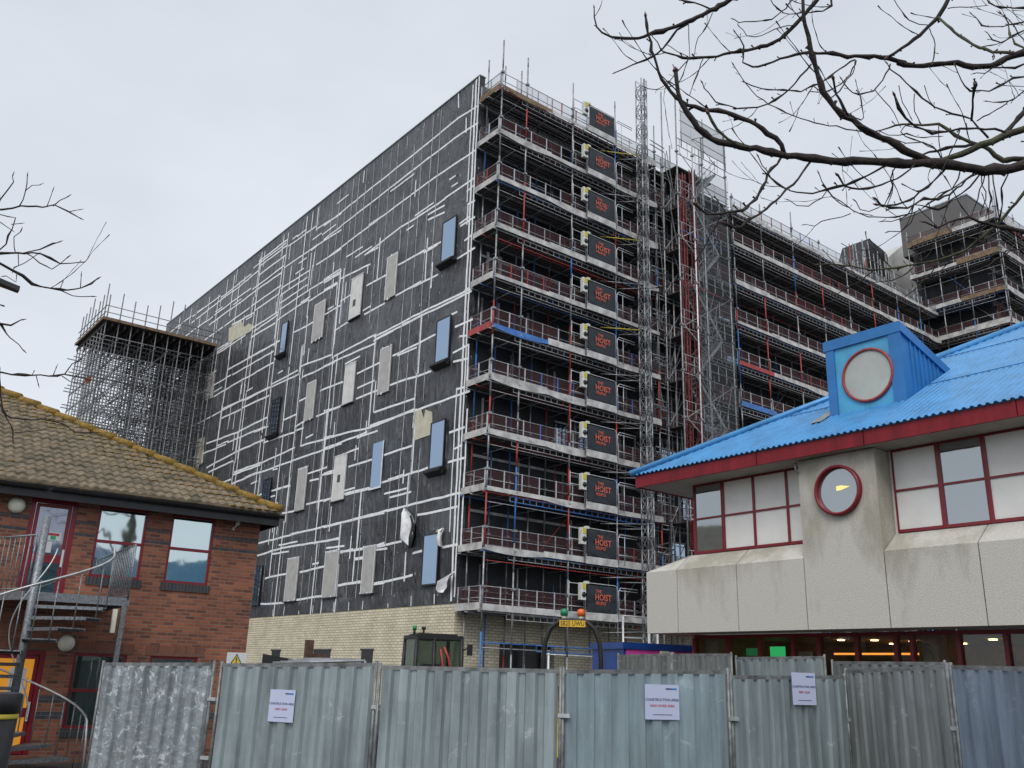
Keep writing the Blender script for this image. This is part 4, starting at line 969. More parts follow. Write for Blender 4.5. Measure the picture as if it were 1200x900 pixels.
m = MB(); m.lathe((0, 0, hb-.26), [(.272, 0), (.276, .01), (.276, .04), (.27, .05)], 20); m.build('band', YEL, L, False)

# ------------------------------------------------------------------ blue-roofed concrete building on the right
XB = 18.716; XW = 19.27
RB = thing('blue_roofed_building', 'pale ribbed concrete building with blue corrugated roof and maroon window frames', 'building', (XB, 17.6, 0))
seams = [16.5, 14.55, 12.6, 10.58, 8.55, 6.55, 4.5, 2.5, .5]
for y1, y0 in zip(seams, seams[1:]):
    if y1 == 12.6: continue
    m = MB(); m.prism([(XB, y0+.012, 3), (XB, y0+.012, 4.62), (XW, y0+.012, 5.05), (XW+.3, y0+.012, 5.05), (XW+.3, y0+.012, 3)], (0, y1-y0-.024, 0)); m.build('concrete_panel', CONC, RB)
m = MB(); v = [(XB, 16.512, 3), (XB, 17.6, 3), (25, 17.6, 3), (25, 16.512, 3), (XB, 16.512, 4.62), (XB, 17.6, 4.62), (25, 17.6, 4.62), (25, 16.36, 5.05), (XW, 16.512, 5.05), (XW, 16.36, 5.05)]
m.add(v, [(0, 1, 5, 4), (1, 2, 6, 5), (0, 3, 2, 1), (4, 5, 9, 8), (5, 6, 7, 9), (0, 4, 8, 7, 3)]); m.build('concrete_panel', CONC, RB)
m = MB(); m.bx(XB-.0, XW+.5, 10.592, 12.588, 3, 6.93); m.build('concrete_pillar', CONC, RB)
m = MB(); m.bx(XB+.03, XW+.2, .5, 17.5, 3.02, 4.5); m.build('panel_backing', BLACK, RB)
def win(y0, y1, kind):
    m = MB(); t = .035; z0, z1, zt = 5.06, 6.94, 6.0
    m.bx(XW-.02, XW+.06, y0, y0+t, z0, z1); m.bx(XW-.02, XW+.06, y1-t, y1, z0, z1); m.bx(XW-.02, XW+.06, y0+t, y1-t, z1-.05, z1); m.bx(XW-.03, XW+.06, y0+t, y1-t, z0, z0+.07); m.bx(XW-.02, XW+.06, y0+t, y1-t, zt-.025, zt+.025)
    if kind == 'g': m.bx(XW-.025, XW+.06, y0+t, y0+t+.03, z0+.07, z1-.05); m.bx(XW-.025, XW+.06, y1-t-.03, y1-t, z0+.07, z1-.05)
    f = m.build('window', MAROON, RB)
    for a, b in ((z0+.07, zt-.025), (zt+.025, z1-.05)):
        m = MB(); m.bx(XW+.01, XW+.02, y0+t, y1-t, a, b); m.build('pane', OFFGL if kind == 'g' else WHITEP, f)
OFFGL = glassmat('office_glass', (.72, .76, .78), (.10, .12, .13), .45, .04)
ys = [16.33, 15.31, 14.33, 13.32, 12.6]
for i, (a, b) in enumerate(zip(ys, ys[1:])): win(b, a, 'g' if i == 0 else 'w')
ys = [10.5, 9.45, 8.43, 7.4, 6.4, 5.4, 4.4, 3.4]
for i, (a, b) in enumerate(zip(ys, ys[1:])): win(b, a, 'g' if i in (1, 4) else 'w')
m = MB(); m.bx(XW+.06, XW+.2, 2, 12.7, 5.05, 6.94); m.bx(XW+.06, XW+.2, 12.5, 16.33, 5.05, 6.94); m.bx(XW+.2, 25, 16.2, 16.36, 5.05, 6.94); m.build('inner_wall', WHITEP, RB)
m = MB(); m.bx(18.42, 19.4, .5, 17.55, 6.95, 7.0); m.bx(19.4, 26, 16.3, 17.55, 6.95, 7.0); m.build('soffit', SOFFIT, RB)
# rounded wall window
def ringwin(cx, cy, cz, r, nm, ring, pane, par, dep=.12):
    m = MB(); n = 40; pr = [(r+.07, 0), (r+.07, -dep), (r+.03, -dep-.02), (r, -dep), (r, .0)]
    vs = [(cx+h, cy+rr*math.cos(2*PI*j/n), cz+rr*math.sin(2*PI*j/n)) for rr, h in pr for j in range(n)]
    m.add(vs, [(i*n+j, i*n+(j+1) % n, (i+1)*n+(j+1) % n, (i+1)*n+j) for i in range(len(pr)-1) for j in range(n)], 0, True)
    f = m.build(nm, ring, par); m = MB(); m.prism([(cx-.02, cy+(r-.001)*math.cos(2*PI*j/n), cz+(r-.001)*math.sin(2*PI*j/n)) for j in range(n)], (-.01, 0, 0)); m.build('pane', pane, f); return f
c = onx(983.5, 575, XB); e1 = onx(958, 575, XB); rr = abs(e1.y-c.y)-.05
CLR = clearglass('round_clear_glass', (.62, .66, .64), .42)
f = ringwin(XB, c.y, c.z, rr, 'round_window', MAROON, OFFGL, RB)
m = MB(); m.prism([(XB-.035, c.y-.30, c.z+.06), (XB-.035, c.y-.06, c.z+.0), (XB-.035, c.y+.05, c.z+.0), (XB-.035, c.y+.05, c.z+.1), (XB-.035, c.y-.06, c.z+.11)], (.003, 0, 0)); m.build('lamp_seen_inside', mat('warm_lamp', (.8, .6, .2), .5, emit=(1, .72, .25), estr=.7), f)
m = MB(); m.path([(XB-.02, 12.62, 6.9), (XB-.1, 12.6, 6.86), (XB-.1, 12.58, 6.7), (XB-.03, 12.58, 6.62)], .025, 8); m.build('cable_stub', GALV, RB)
# fascia boards in lengths, roof
m = MB()
for a, b in ((17.63, 13.52), (13.5, 10.62), (10.6, 7.32), (7.3, 4), (3.98, .5)): m.bx(18.36, 18.42, b, a, 6.93, 7.26); m.bx(18.35, 18.36, b, b+.05, 6.92, 7.27)
m.bx(18.42, 28, 17.57, 17.63, 6.93, 7.26); m.build('fascia', MAROON2, RB)
RTN = math.tan(rad(29.3)); RX0, RY0, RZ0 = 18.30, 17.68, 7.27
m = MB(); p = .16; y = RY0; prof = [(0, 0), (.045, 0), (.07, .04), (.115, .04), (.14, 0)]
pts = []
k = 0
while y > .3:
    for dy_, h in prof[:-1] if True else []: pts.append((RY0-k*p-dy_, h))
    k += 1; y = RY0-k*p
MAXR = 9.2
for th, flip in ((0, False), (-.012, True)):
    vs = []
    for yy, h in pts:
        run = min(MAXR, max(.01, RY0-yy))
        vs += [(RX0, yy, RZ0+h+th), (RX0+run, yy, RZ0+run*RTN+h+th)]
    fs = [(i*2, i*2+2, i*2+3, i*2+1) for i in range(len(pts)-1)]
    if flip: fs = [f[::-1] for f in fs]
    m.add(vs, fs, 0)
rf = m.build('corrugated_roof', BLUEROOF, RB)
m = MB(); m.add([(RX0, RY0, RZ0), (RX0+MAXR, RY0-MAXR, RZ0+MAXR*RTN), (RX0+2*MAXR, RY0, RZ0)], [(0, 2, 1)]); m.add([(RX0+MAXR, RY0-MAXR, RZ0+MAXR*RTN), (RX0+2*MAXR, RY0, RZ0), (RX0+2*MAXR, .3, RZ0), (RX0+MAXR, .3, RZ0+MAXR*RTN)], [(0, 1, 2, 3)]); m.build('roof_back', BLUEROOF, rf)
m = MB(); a = Vector((RX0-.05, RY0+.05, RZ0+.05)); b = Vector((RX0+MAXR, RY0-MAXR, RZ0+MAXR*RTN+.06))
n1 = Vector((-.38, -.30, -.05)); m.path([a, b], [.10, .10], 8); m.build('hip_flashing', BLUEROOF, rf)
m = MB()
for run, yy in ((2.9, .6), (5.9, .6)):
    y = RY0-run-.1; m.seg((RX0+run, yy, RZ0+run*RTN+.046), (RX0+run, y, RZ0+run*RTN+.046), .012, .007)
    while y > yy: m.lathe((RX0+run-.08, y, RZ0+(run-.08)*RTN+.04), [(.018, 0), (.018, .012)], 6, 1); y -= .48
m.build('sheet_lap', [BLUED, GALV], rf)
# box dormer
XD = 20.2; y0, y1 = 10.45, 12.47; zb = RZ0+(XD-RX0)*RTN+.02; zt = 10.33; xe = 22.35; ze = RZ0+(xe-RX0)*RTN
m = MB(); m.prism([(XD, y0, zb-.1), (XD, y0, zt-.02), (xe, y0, ze), (XD, y0, zb-.1)][:3], (0, y1-y0, 0)); 
m.add([(XD, y0, zt), (XD, y1, zt), (xe+.1, y1, ze+.06), (xe+.1, y0, ze+.06), (XD-.1, y0-.04, zt), (XD-.1, y1+.04, zt)], [(0, 1, 2, 3)])
dm = m.build('dormer', BLUED, RB)
m = MB(); m.bx(XD-.07, XD-.03, y0-.02, y0+.30, zb-.05, zt-.24); m.bx(XD-.07, XD-.03, y1-.22, y1+.02, zb-.05, zt-.24)
m.prism([(XD-.09, y0-.06, zt-.26), (XD-.09, y0-.06, zt), (xe+.2, y0-.06, ze+.06), (xe+.15, y0-.06, ze-.16)], (0, .05, 0)); m.prism([(XD-.09, y1+.01, zt-.26), (XD-.09, y1+.01, zt), (xe+.2, y1+.01, ze+.06), (xe+.15, y1+.01, ze-.16)], (0, .05, 0)); m.bx(XD-.09, XD-.04, y0-.01, y1+.01, zt-.26, zt+.01)
for i in range(9):
    x = XD+.35+i*.21; zz0 = RZ0+(x-RX0)*RTN+.03; zz1 = zt+(ze-zt)*(x-XD)/(xe-XD)-.2
    if zz1 > zz0: m.bx(x, x+.05, y0-.03, y0, zz0, zz1)
m.build('dormer_trim', BLUED, dm)
m = MB(); m.bx(XD-.03, XD-.005, y0+.3, y1-.22, zb-.03, zt-.24); m.build('dormer_front', BLUEL, dm)
c = onx(1018, 440, XD); ringwin(XD-.02, c.y, c.z, .63, 'dormer_round_window', mat('faded_red_ring', (.30, .05, .05), .5, noise=.2), FROST, dm, .06)
m = MB(); m.bx(XD-.35, xe+.2, y0-.2, y0-.07, 0, .01); m = MB()
m.prism([(XD-.5, y1+.02, RZ0+(XD-.5-RX0)*RTN+.06), (XD-.12, y1+.02, RZ0+(XD-.12-RX0)*RTN+.06), (XD+1.6, y1+.02, RZ0+(XD+1.6-RX0)*RTN+.06), (XD+1.6, y1+.34, RZ0+(XD+1.6-RX0)*RTN+.06), (XD-.5, y1+.34, RZ0+(XD-.5-RX0)*RTN+.06)], (0, 0, .01)); m.build('lead_flashing', GALV, dm)
# ground floor glazing with a lit room behind
XG = 19.75; bars = [815, 853.5, 891, 930.5, 961, 1005, 1051, 1070, 1125, 1181]
by = [onx(b, 760, XG).y for b in bars]+[6.2, 5.1, 4.0, 2.9, 1.8]
CG = clearglass('shop_glass', (.82, .84, .80), .05)
m = MB(); m.bx(XG-.03, XG+.09, 1.8, by[0], 2.9, 2.985); m.build('head_frame', MAROON, RB)
for i, y in enumerate(by): m = MB(); m.bx(XG-.06, XG+.09, y-.045, y+.045, -.15, 2.9); m.build('mullion', MAROON, RB)
for a, b in zip(by, by[1:]): m = MB(); m.bx(XG+.02, XG+.03, b+.045, a-.045, -.15, 2.9); m.build('ground_pane', CG, RB)
INN = mat('room_wall', (.42, .30, .18), .8, noise=.3, nscale=1.5)
m = MB(); m.bx(26, 26.1, 1, by[0]+.3, -.15, 3, 0); m.bx(XG+.1, 26, by[0]+.1, by[0]+.2, -.15, 3, 0); m.bx(XG+.1, 26, 1, 1.1, -.15, 3, 0); m.bx(XG+.1, 26, 1.1, by[0]+.1, 2.96, 2.98, 0); m.bx(XG+.1, 26, 1.1, by[0]+.1, -.15, -.05, 1)
for i in range(8): y = 3+i*1.8; m.bx(23.8+random.random(), 24.8+random.random(), y, y+random.uniform(.4, 1.2), -.05, random.uniform(1.2, 2.5), 1)
m.build('room', [INN, DARK], RB)
WARM = mat('ceiling_lamp', (.9, .7, .4), .5, emit=(1, .62, .25), estr=14)
for i in range(14):
    x, y = 20.6+random.random()*4.5, 2+random.random()*13; m = MB(); m.lathe((x, y, 2.93), [(.09, 0), (.09, .02)], 10); m.build('ceiling_light', WARM, RB)
m = MB(); a = onx(985, 766.5, 23.0); m.bx(23, 23.04, a.y-2.2, a.y+.2, a.z-.02, a.z+.03, 0); m.build('lit_strip', mat('orange_strip', (.8, .3, .05), .5, emit=(1, .35, .06), estr=1.6), RB)
m = MB(); a = onx(911, 763, 22.0); m.bx(22, 22.03, a.y-.24, a.y+.24, a.z-.2, a.z+.12, 0); m.build('green_screen', mat('green_lit_sign', (.05, .6, .15), .5, emit=(.04, .6, .2), estr=.8), RB)
m = MB(); a = onx(883, 764, 22.0); m.bx(22, 22.03, a.y-.2, a.y+.25, a.z-.1, a.z+.1, 0); m.build('wall_screen', mat('dim_green_sign', (.05, .3, .1), .5, emit=(.03, .3, .12), estr=.35), RB)
m = MB(); a = onx(942, 768, 22.0); m.bx(22, 22.03, a.y-.25, a.y+.3, a.z-.5, a.z+.1, 0); m.build('notice_board', WHITEP, RB)
m = MB(); a = onx(1092, 760, 20.6); m.bx(20.5, 20.9, a.y-.2, a.y+.18, -.1, 2.95); a = onx(835, 760, 20.4); m.bx(20.3, 20.7, a.y-.25, a.y+.25, -.1, 2.95); m.build('inner_column', CONC, RB)

# hall behind the viewer, its blue roof and dome mirrored in the brick building's windows
HB = thing('mirrored_hall', 'blue ribbed roofed hall seen only mirrored in the maroon windows', 'hall', (4, -14, -.15))
m = MB(); m.bx(-8, 22, -24, -14, -.15, 4); m.build('wall', RENDERW, HB)
m = MB(); x = -8.6
while x < 22.6:
    q7 = 8.3+.9*math.sin(x*.35+1); m.quad((x, -13.4, 4), (x+.3, -13.4, 4), (x+.3, -19, q7), (x, -19, q7)); m.quad((x+.3, -13.4, 4.1), (x+.36, -13.4, 4.1), (x+.36, -19, q7+.1), (x+.3, -19, q7+.1)); m.quad((x+.3, -13.4, 4), (x+.3, -13.4, 4.1), (x+.3, -19, q7+.1), (x+.3, -19, q7)); x += .36
m.build('ribbed_roof', mat('teal_roof', (.03, .14, .24), .35, noise=.2), HB)
m = MB(); m.lathe((10, -28, 6), [(5.4, 0), (5.2, 1.2), (4.3, 2.4), (2.6, 3.3), (.1, 3.7)], 24); m.build('dome', mat('grey_blue_dome', (.12, .17, .26), .4), HB)

# ------------------------------------------------------------------ hoarding panels
def panel(hL, DL, hR, DR, tL, tR, mt_, label, bot=-.1, ribs=10, grp='corrugated steel hoarding panels'):
    A, B_ = hdg(hL, DL), hdg(hR, DR); zl, zr = EYE+tL*DL, EYE+tR*DR
    e = (B_-A); W = e.length; e.normalize(); nn = Vector((e.y, -e.x, 0))       # towards the viewer
    g_ = thing('hoarding_panel', label, 'hoarding panel', (A.x, A.y, -.15), 0, grp)
    m = MB(); p = W/ribs; prof = []
    for i in range(ribs):
        for f_, d_ in ((0, 0), (.12, .0), (.24, .042), (.72, .042), (.84, 0)): prof.append(((i+f_)*p, d_))
    prof.append((W, 0)); prof = [(s, d) for s, d in prof if .02 <= s <= W-.02]
    NZ = 5
    for off, fl in ((0, 0), (-.003, 1)):
        vs = []
        for s, d in prof:
            zt = zl+(zr-zl)*s/W-.03
            for k in range(NZ+1):
                z = bot+.05+(zt-bot-.05)*k/NZ; w_ = .006*math.sin(s*5+k*1.3) if 0 < k < NZ else 0
                vs.append(A+e*s+nn*(d+off+w_)+Vector((0, 0, z)))
        q = NZ+1; fs = [(i*q+k, (i+1)*q+k, (i+1)*q+k+1, i*q+k+1) for i in range(len(prof)-1) for k in range(NZ)]
        if fl: fs = [f[::-1] for f in fs]
        m.add(vs, fs, 0)
    m.build('sheet', mt_, g_)
    m = MB(); Z = Vector((0, 0, 1)); a, b = A+Z*(zl-.01), B_+Z*(zr-.01)
    m.seg(a, b, .022, .026, 0); m.seg(A+Z*(bot+.03), B_+Z*(bot+.03), .022, .026, 0)
    m.tube(A+nn*.01+Z*(bot-.0), A+nn*.01+Z*(zl+.045), .021, 0, 8); m.tube(B_+nn*.01+Z*bot, B_+nn*.01+Z*(zr+.045), .021, 0, 8)
    m.build('frame', PANFR, g_)
    for hz_ in (1.35, .6): m = MB(); m.obx(B_+Z*hz_+nn*.02+e*.05, e*.07, nn*.02, Z*.022); m.build('coupler', GALVL, g_)
    m = MB(); m.obx(A+Z*(-.15+.06), e*.11, nn*.33, Z*.06); m.build('foot_block', BLACK, g_)
    return A, e, nn, W
PANFR = mat('panel_frame', (.20, .21, .21), .5, .4, noise=.45, nscale=6)
FP = {}
FP[1] = panel(15.47, 15.3, 21.33, 13.9, .0012, .0044, STEEL[4], 'heavily dented pale hoarding panel beside the spiral staircase', ribs=9)
FP[2] = panel(21.75, 13.75, 30.6, 12.3, .0040, .0092, STEEL[0], 'hoarding panel left of the cab, with a paper notice on it')
FP[3] = panel(30.82, 12.2, 41.6, 11.3, .0072, .0086, STEEL[0], 'wide hoarding panel in front of the dark cab, without any notice')
FP[4] = panel(41.72, 11.3, 51.35, 12.3, .0087, .0127, STEEL[1], 'bright bluish hoarding panel with a notice, in front of the blue cabin')
FP[5] = panel(51.5, 12.35, 57.8, 13.8, .0078, .0109, STEEL[0], 'narrow hoarding panel with a notice hung from its top edge')
FP[6] = panel(57.95, 13.85, 63.2, 12.3, .0159, .0228, STEEL[2], 'dark grey scratched hoarding panel second from the right edge')
FP[7] = panel(63.4, 12.2, 70.5, 10.9, .0229, .0225, STEEL[3], 'blue-grey hoarding panel at the right edge of the photo')
panel(45.04, 20.6, 48.17, 19.2, .0257, .0281, STEEL[2], 'distant hoarding panel just in front of the magenta cabin door', ribs=12, grp='back row of hoarding panels')
panel(48.27, 19.1, 51.65, 17.6, .0281, .0296, STEEL[2], 'distant hoarding panel right of the magenta door, under the concrete corner', ribs=12, grp='back row of hoarding panels')
panel(51.92, 17.9, 56.85, 16.6, .0263, .0292, STEEL[0], 'distant hoarding panel behind the narrow one, below the green lit screen', ribs=10, grp='back row of hoarding panels')
panel(57.25, 17.0, 63.1, 15.8, .0244, .0259, STEEL[2], 'distant hoarding panel peeping over the dark grey scratched panel', ribs=11, grp='back row of hoarding panels')
# paper notices
def notice(fp, px, py, w, h, l2, label, off=.055, zoff=0):
    A, e, nn, W = FP[fp]; t = ray(px, py); k = (nn.dot(A)-nn.dot(O))/nn.dot(t); c = O+t*k+nn*off
    g_ = MB(); Z = Vector((0, 0, 1)); g_.obx(c, e*w/2, nn*.002, Z*h/2); o = g_.build('paper_notice', PAPER)
    tag(o, label, 'notice', 'paper notices on the hoarding')
    L = lambda dx, dz: frame(c+nn*.003+e*dx*w+Z*dz*h, e)
    text('CONSTRUCTION AREA', w*.093, INK, o, L(0, .06), bold=.0006, ext=.001); text(l2, w*.088, INKR, o, L(0, -.11), bold=.0005, ext=.001)
    m = MB(); q = c+nn*.004-e*.0-Z*h*.36; m.obx(q, e*w*.28, nn*.001, Z*.003); m.build('small_print', INK, o)
    m = MB(); q = c+nn*.004+e*w*.18+Z*h*.38; m.obx(q, e*w*.07, nn*.001, Z*.008, 0); q = q+e*w*.16; m.obx(q, e*w*.09, nn*.001, Z*.009, 1); m.build('logo', [INK, INKB], o)
notice(2, 333, 827, .40, .40, 'KEEP CLEAR', 'pale blue-white paper notice, leftmost, on the panel left of the cab')
notice(4, 773.5, 822.5, .46, .40, 'HIGH NOISE AREA', 'paper notice with red second line, middle one, on the brighter panel')
notice(5, 937.5, 807, .42, .40, 'KEEP CLEAR', 'paper notice pinned over the top edge of the narrow panel, rightmost', off=.07)
c = ond(277, 773, 15.3); g_ = MB(); e = Vector((math.cos(-rad(20)), math.sin(-rad(20)), 0)); nn = Vector((e.y, -e.x, 0)); Z = Vector((0, 0, 1))
SG = thing('warning_sign', 'white sign with yellow warning triangle at the brick building corner', 'sign', (c.x, c.y, -.15))
m = MB(); m.obx(c, e*.145, nn*.003, Z*.105); m.build('sign_plate', PAPERW, SG)
m = MB(); q = c+nn*.006; m.prism([q-e*.09-Z*.07, q+e*.09-Z*.07, q+Z*.09], nn*.001, 0); q = c+nn*.008; m.prism([q-e*.065-Z*.055, q+e*.065-Z*.055, q+Z*.065], nn*.001, 1); q = c+nn*.010; m.obx(q+Z*.005, e*.008, nn*.001, Z*.03, 0); m.obx(q-Z*.04, e*.008, nn*.001, Z*.008, 0); m.build('triangle', [BLACK, YEL], SG)
m = MB(); m.tube((c.x, c.y+.03, -.15), (c.x, c.y+.03, c.z+.1), .02, 0, 6); m.build('post', GALV, SG)

# ------------------------------------------------------------------ site things behind the hoarding
def at(px, py, D): return ond(px, py, D)
a = at(308, 766, 16.5); b = at(347, 771, 16.2)
PL = thing('barrier_stack', 'stack of dark barriers and loose tubes behind the hoarding notice panel', 'stack', (a.x, a.y, -.15))
m = MB(); m.prism([(a.x, a.y, -.15), (a.x, a.y, a.z), (b.x, b.y, b.z-.03), (b.x, b.y, -.15)], (.05, .1, 0)); m.build('dark_panel', BLACK, PL)
for i in range(5):
    c = at(320+i*9, 777-i*1.2, 15.5+.2*i); d = at(428-i*6, 774.5-i*.4, 15+.3*i); m = MB(); m.tube(c, d, .022, 0, 6); m.tube((d.x, d.y, -.15), d, .022, 0, 6); m.tube((c.x, c.y, -.15), c, .022, 0, 6); m.build('tube', [GALV], PL)
a = at(363, 750, 40); PZ2 = thing('rusty_post', 'short rusty steel post standing against the cream brick wall', 'post', (a.x, a.y, -.15))
RUST = mat('rust', (.10, .055, .035), .8, noise=.4, nscale=4)
m = MB(); m.bx(a.x-.16, a.x+.16, a.y-.1, a.y+.1, -.15, a.z); m.build('shaft', RUST, PZ2); m = MB(); zz = at(363, 766, 40).z; m.bx(a.x-.2, a.x+.75, a.y-.15, a.y-.102, zz-.25, zz); m.build('crossbar', RUST, PZ2)

# excavator whose cab shows over the hoarding
CABG = clearglass('cab_glass', (.60, .66, .62), .10)
cc = at(506, 780, 22); EX = thing('mini_excavator', 'dark excavator cab with green beacon showing above the hoarding', 'excavator', (cc.x, cc.y, -.15), rad(-18))
zt = at(500, 745, 22).z+.15; w2, l2 = .56, .56
zc = 1.15
m = MB()
P4 = [(-w2, -l2), (w2, -l2), (w2, l2), (-w2, l2)]
for x, y in P4: m.tube((x, y, zc), (x*.94, y*.94, zt-.06), .045, 0, 6)
m.tube((-.1, -l2, zc), (-.12, -l2*.94, zt-.05), .04, 0, 6)
m.bx(-w2*1.0, w2*1.0, -l2*1.0, l2*1.0, zt-.09, zt); m.bx(-w2*.8, w2*.8, -l2*.8, l2*.8, zt, zt+.04); m.bx(-w2-.03, w2+.03, -l2-.03, l2+.03, zc-.12, zc)
cb = m.build('cab', ROPSM, EX, False)
m = MB(); m.bx(-w2, w2, -l2+.02, -l2+.03, zc, zt-.09); m.bx(-w2+.02, -w2+.03, -l2, l2, zc, zt-.09); m.bx(w2-.03, w2-.02, -l2, l2, zc, zt-.09); m.bx(-w2, w2, l2-.03, l2-.02, zc, zt-.09); m.build('cab_glass', CABG, cb, False)
m = MB(); m.bx(-.2, .25, -.2, .2, zc, zc+.35); m.bx(-.2, .25, .15, .3, zc+.3, zc+1.0); m.build('seat', BLACK, cb, False)
m = MB(); m.path([(.1, -l2-.02, zt-.25), (.22, -l2-.02, zt-.5), (.3, -l2-.02, zt-.9), (.42, -l2-.02, zc+.1)], .03, 5); m.path([(.02, -l2-.02, zt-.3), (.1, -l2-.02, zt-.7), (.2, -l2-.02, zc+.2)], .025, 5); m.build('wiper_arm', RED, cb, False)
m = MB(); m.tube((-w2+.1, 0, zt), (-w2+.1, 0, zt+.12), .03, 0, 8); m.lathe((-w2+.1, 0, zt+.12), [(.05, 0), (.05, .08), (.01, .11)], 10, 1); m.build('green_beacon', [ROPSM, mat('green_beacon', (.02, .30, .10), .3)], EX, False)
m = MB(); m.tube((-w2+.32, 0, zt), (-w2+.32, 0, zt+.14), .025, 0, 8); m.lathe((-w2+.32, 0, zt+.14), [(.06, 0), (.05, .05), (.01, .06)], 10, 0); m.build('work_lamp', ROPSM, EX, False)
m = MB(); m.path([(w2, -l2, zt-.3), (w2+.12, -l2-.05, zt-.25)], .015, 5); m.obx((w2+.14, -l2-.06, zt-.3), (.06, 0, 0), (0, .02, 0), (0, 0, .12)); m.build('mirror', ROPSM, EX, False)
m = MB(); m.bx(-.8, .8, -.8, 1.3, .62, 1.02); m.bx(-.75, .75, .68, 1.28, 1.02, 1.6); m.build('body', RED, EX, False)
for s in (-1, 1): m = MB(); m.prism([(s*.8-.16, -1.1, .3), (s*.8-.16, -.9, .02), (s*.8-.16, 1.0, .02), (s*.8-.16, 1.2, .3), (s*.8-.16, 1.0, .55), (s*.8-.16, -.9, .55)], (.32, 0, 0)); m.build('track', BLACK, EX, False)

# dumper with roll hoop, beacons and number plate
pl = at(671, 730, 19); DX = thing('site_dumper', 'site dumper with black roll hoop, yellow number plate and two beacons', 'dumper', (pl.x, pl.y, -.15), rad(-46))
hz = pl.z+.15
m = MB(); hw = .57; tp = hz+.06; pts = [(-hw*1.0, 0, .9), (-hw*1.0, 0, tp-.75), (-hw*.96, 0, tp-.45), (-hw*.78, 0, tp-.17), (-hw*.45, 0, tp-.02), (0, 0, tp), (hw*.45, 0, tp-.02), (hw*.78, 0, tp-.17), (hw*.96, 0, tp-.45), (hw*1.0, 0, tp-.75), (hw*1.0, 0, .9)]
m.path(pts, .045, 10); hp_ = m.build('roll_hoop', ROPSM, DX, False)
m = MB(); m.bx(-.26, .26, -.075, -.055, hz-.08, hz+.045); np_ = m.build('number_plate', mat('plate_yellow', (.75, .47, .03), .4), DX, False)
Mx = Matrix.Translation(Vector((pl.x, pl.y, -.15))) @ Matrix.Rotation(rad(-46), 4, 'Z')
text('SB25 UWU', .125, BLACK, np_, Mx @ frame((0, -.077, hz-.018), (1, 0, 0)), bold=.001, name='registration', sx=.82)
for x, col, nm in ((-.17, mat('beacon_green', (.01, .22, .10), .25), 'green_beacon'), (.17, mat('beacon_orange', (.75, .14, .02), .25), 'orange_beacon')):
    m = MB(); m.lathe((x, 0, tp+.02), [(.05, 0), (.05, .05), (.035, .06)], 10, 0); m.lathe((x, 0, tp+.08), [(.075, 0), (.08, .06), (.07, .12), (.02, .14)], 12, 1); m.build(nm, [LAMPW, col], DX, False)
m = MB(); m.bx(-.12, .12, -.02, .05, tp+.03, tp+.14); m.build('lamp_bracket', GALV, DX, False)
m = MB(); m.path([(-.22, .3, .95), (-.24, .3, 1.75), (-.18, .3, 1.93), (.14, .3, 1.93), (.2, .3, 1.75), (.2, .3, .95)], .06, 8); m.bx(-.2, .2, .25, .35, 1.0, 1.9); m.bx(-.24, .24, -.1, .35, .92, 1.02); m.build('seat', BLACK, DX, False)
m = MB(); m.bx(-.6, .6, -.5, 1.5, .5, .9); m.bx(-.5, .5, -.5, .2, .88, 1.05); m.build('chassis', YEL, DX, False)
m = MB(); m.prism([(-.75, 1.4, .8), (-.75, 1.1, 1.55), (-.75, 2.7, 1.5), (-.75, 2.5, .7)], (1.5, 0, 0)); m.build('skip', YEL, DX, False)
for x in (-.75, .75):
    for y in (-.1, 1.7): m = MB(); m.lathe((x-.14, y, .42), [(.1, 0), (.42, .02), (.45, .1), (.45, .2), (.42, .27), (.1, .28)], 20, 0, (1, 0, 0)); m.build('wheel', BLACK, DX, False)

# blue and magenta welfare cabin
c0 = at(731, 752.5, 27); hF, hS = rad(104), rad(14); fe = Vector((math.sin(hF), math.cos(hF), 0)); se = Vector((math.sin(hS), math.cos(hS), 0)); ztc = c0.z+.0
CT = thing('site_cabin', 'blue site cabin with magenta side panel under the concrete overhang', 'site cabin', (c0.x, c0.y, -.15)); Z = Vector((0, 0, 1)); B0 = Vector((c0.x, c0.y, 0))
m = MB(); m.prism([B0-Z*.15, B0+fe*4.6-Z*.15, B0+fe*4.6+se*1.8-Z*.15, B0+se*1.8-Z*.15], Z*(ztc+.05)); m.build('body', BLUECAB, CT)
m = MB(); m.prism([B0-fe*.06-se*.06+Z*(ztc-.18), B0+fe*4.7-se*.06+Z*(ztc-.18), B0+fe*4.7+se*1.86+Z*(ztc-.18), B0-fe*.06+se*1.86+Z*(ztc-.18)], Z*.18); m.build('roof', BLUECAB, CT)
m = MB(); m.prism([B0+fe*.06-se*.02+Z*.1, B0+fe*4.5-se*.02+Z*.1, B0+fe*4.5-se*.02+Z*(ztc-.19), B0+fe*.06-se*.02+Z*(ztc-.19)], se*.015); m.build('side_panel', MAGENTA, CT)
m = MB(); q = B0+fe*1.3-se*.10+Z*(ztc-.27); m.obx(q, fe*.13, se*.06, Z*.07); m.build('bulkhead_light', LAMPW, CT)
m = MB()
for px, py, py2 in ((730, 721, 760), (770.5, 742, 760), (760, 742, 760)):
    q = ony(px, py, 34.8); m.tube((q.x, 34.8, -.15), (q.x, 34.8, q.z), .06, 0, 6)
q = ony(730, 721.5, 34.8); q2 = ony(753, 721.5, 34.8); m.tube(q, (q2.x, 34.8, q.z), .04, 0, 5)
for k in (1, 2, 3): m.tube((q.x, 34.8, q.z-k*1.1), (q2.x, 34.8, q.z-k*1.1), .03, 0, 5)
HE = thing('hoist_enclosure', 'pale tube enclosure at the foot of the hoist mast', 'barrier', (39, 34.8, -.15)); m.build('tube_frame', [GALVL], HE)
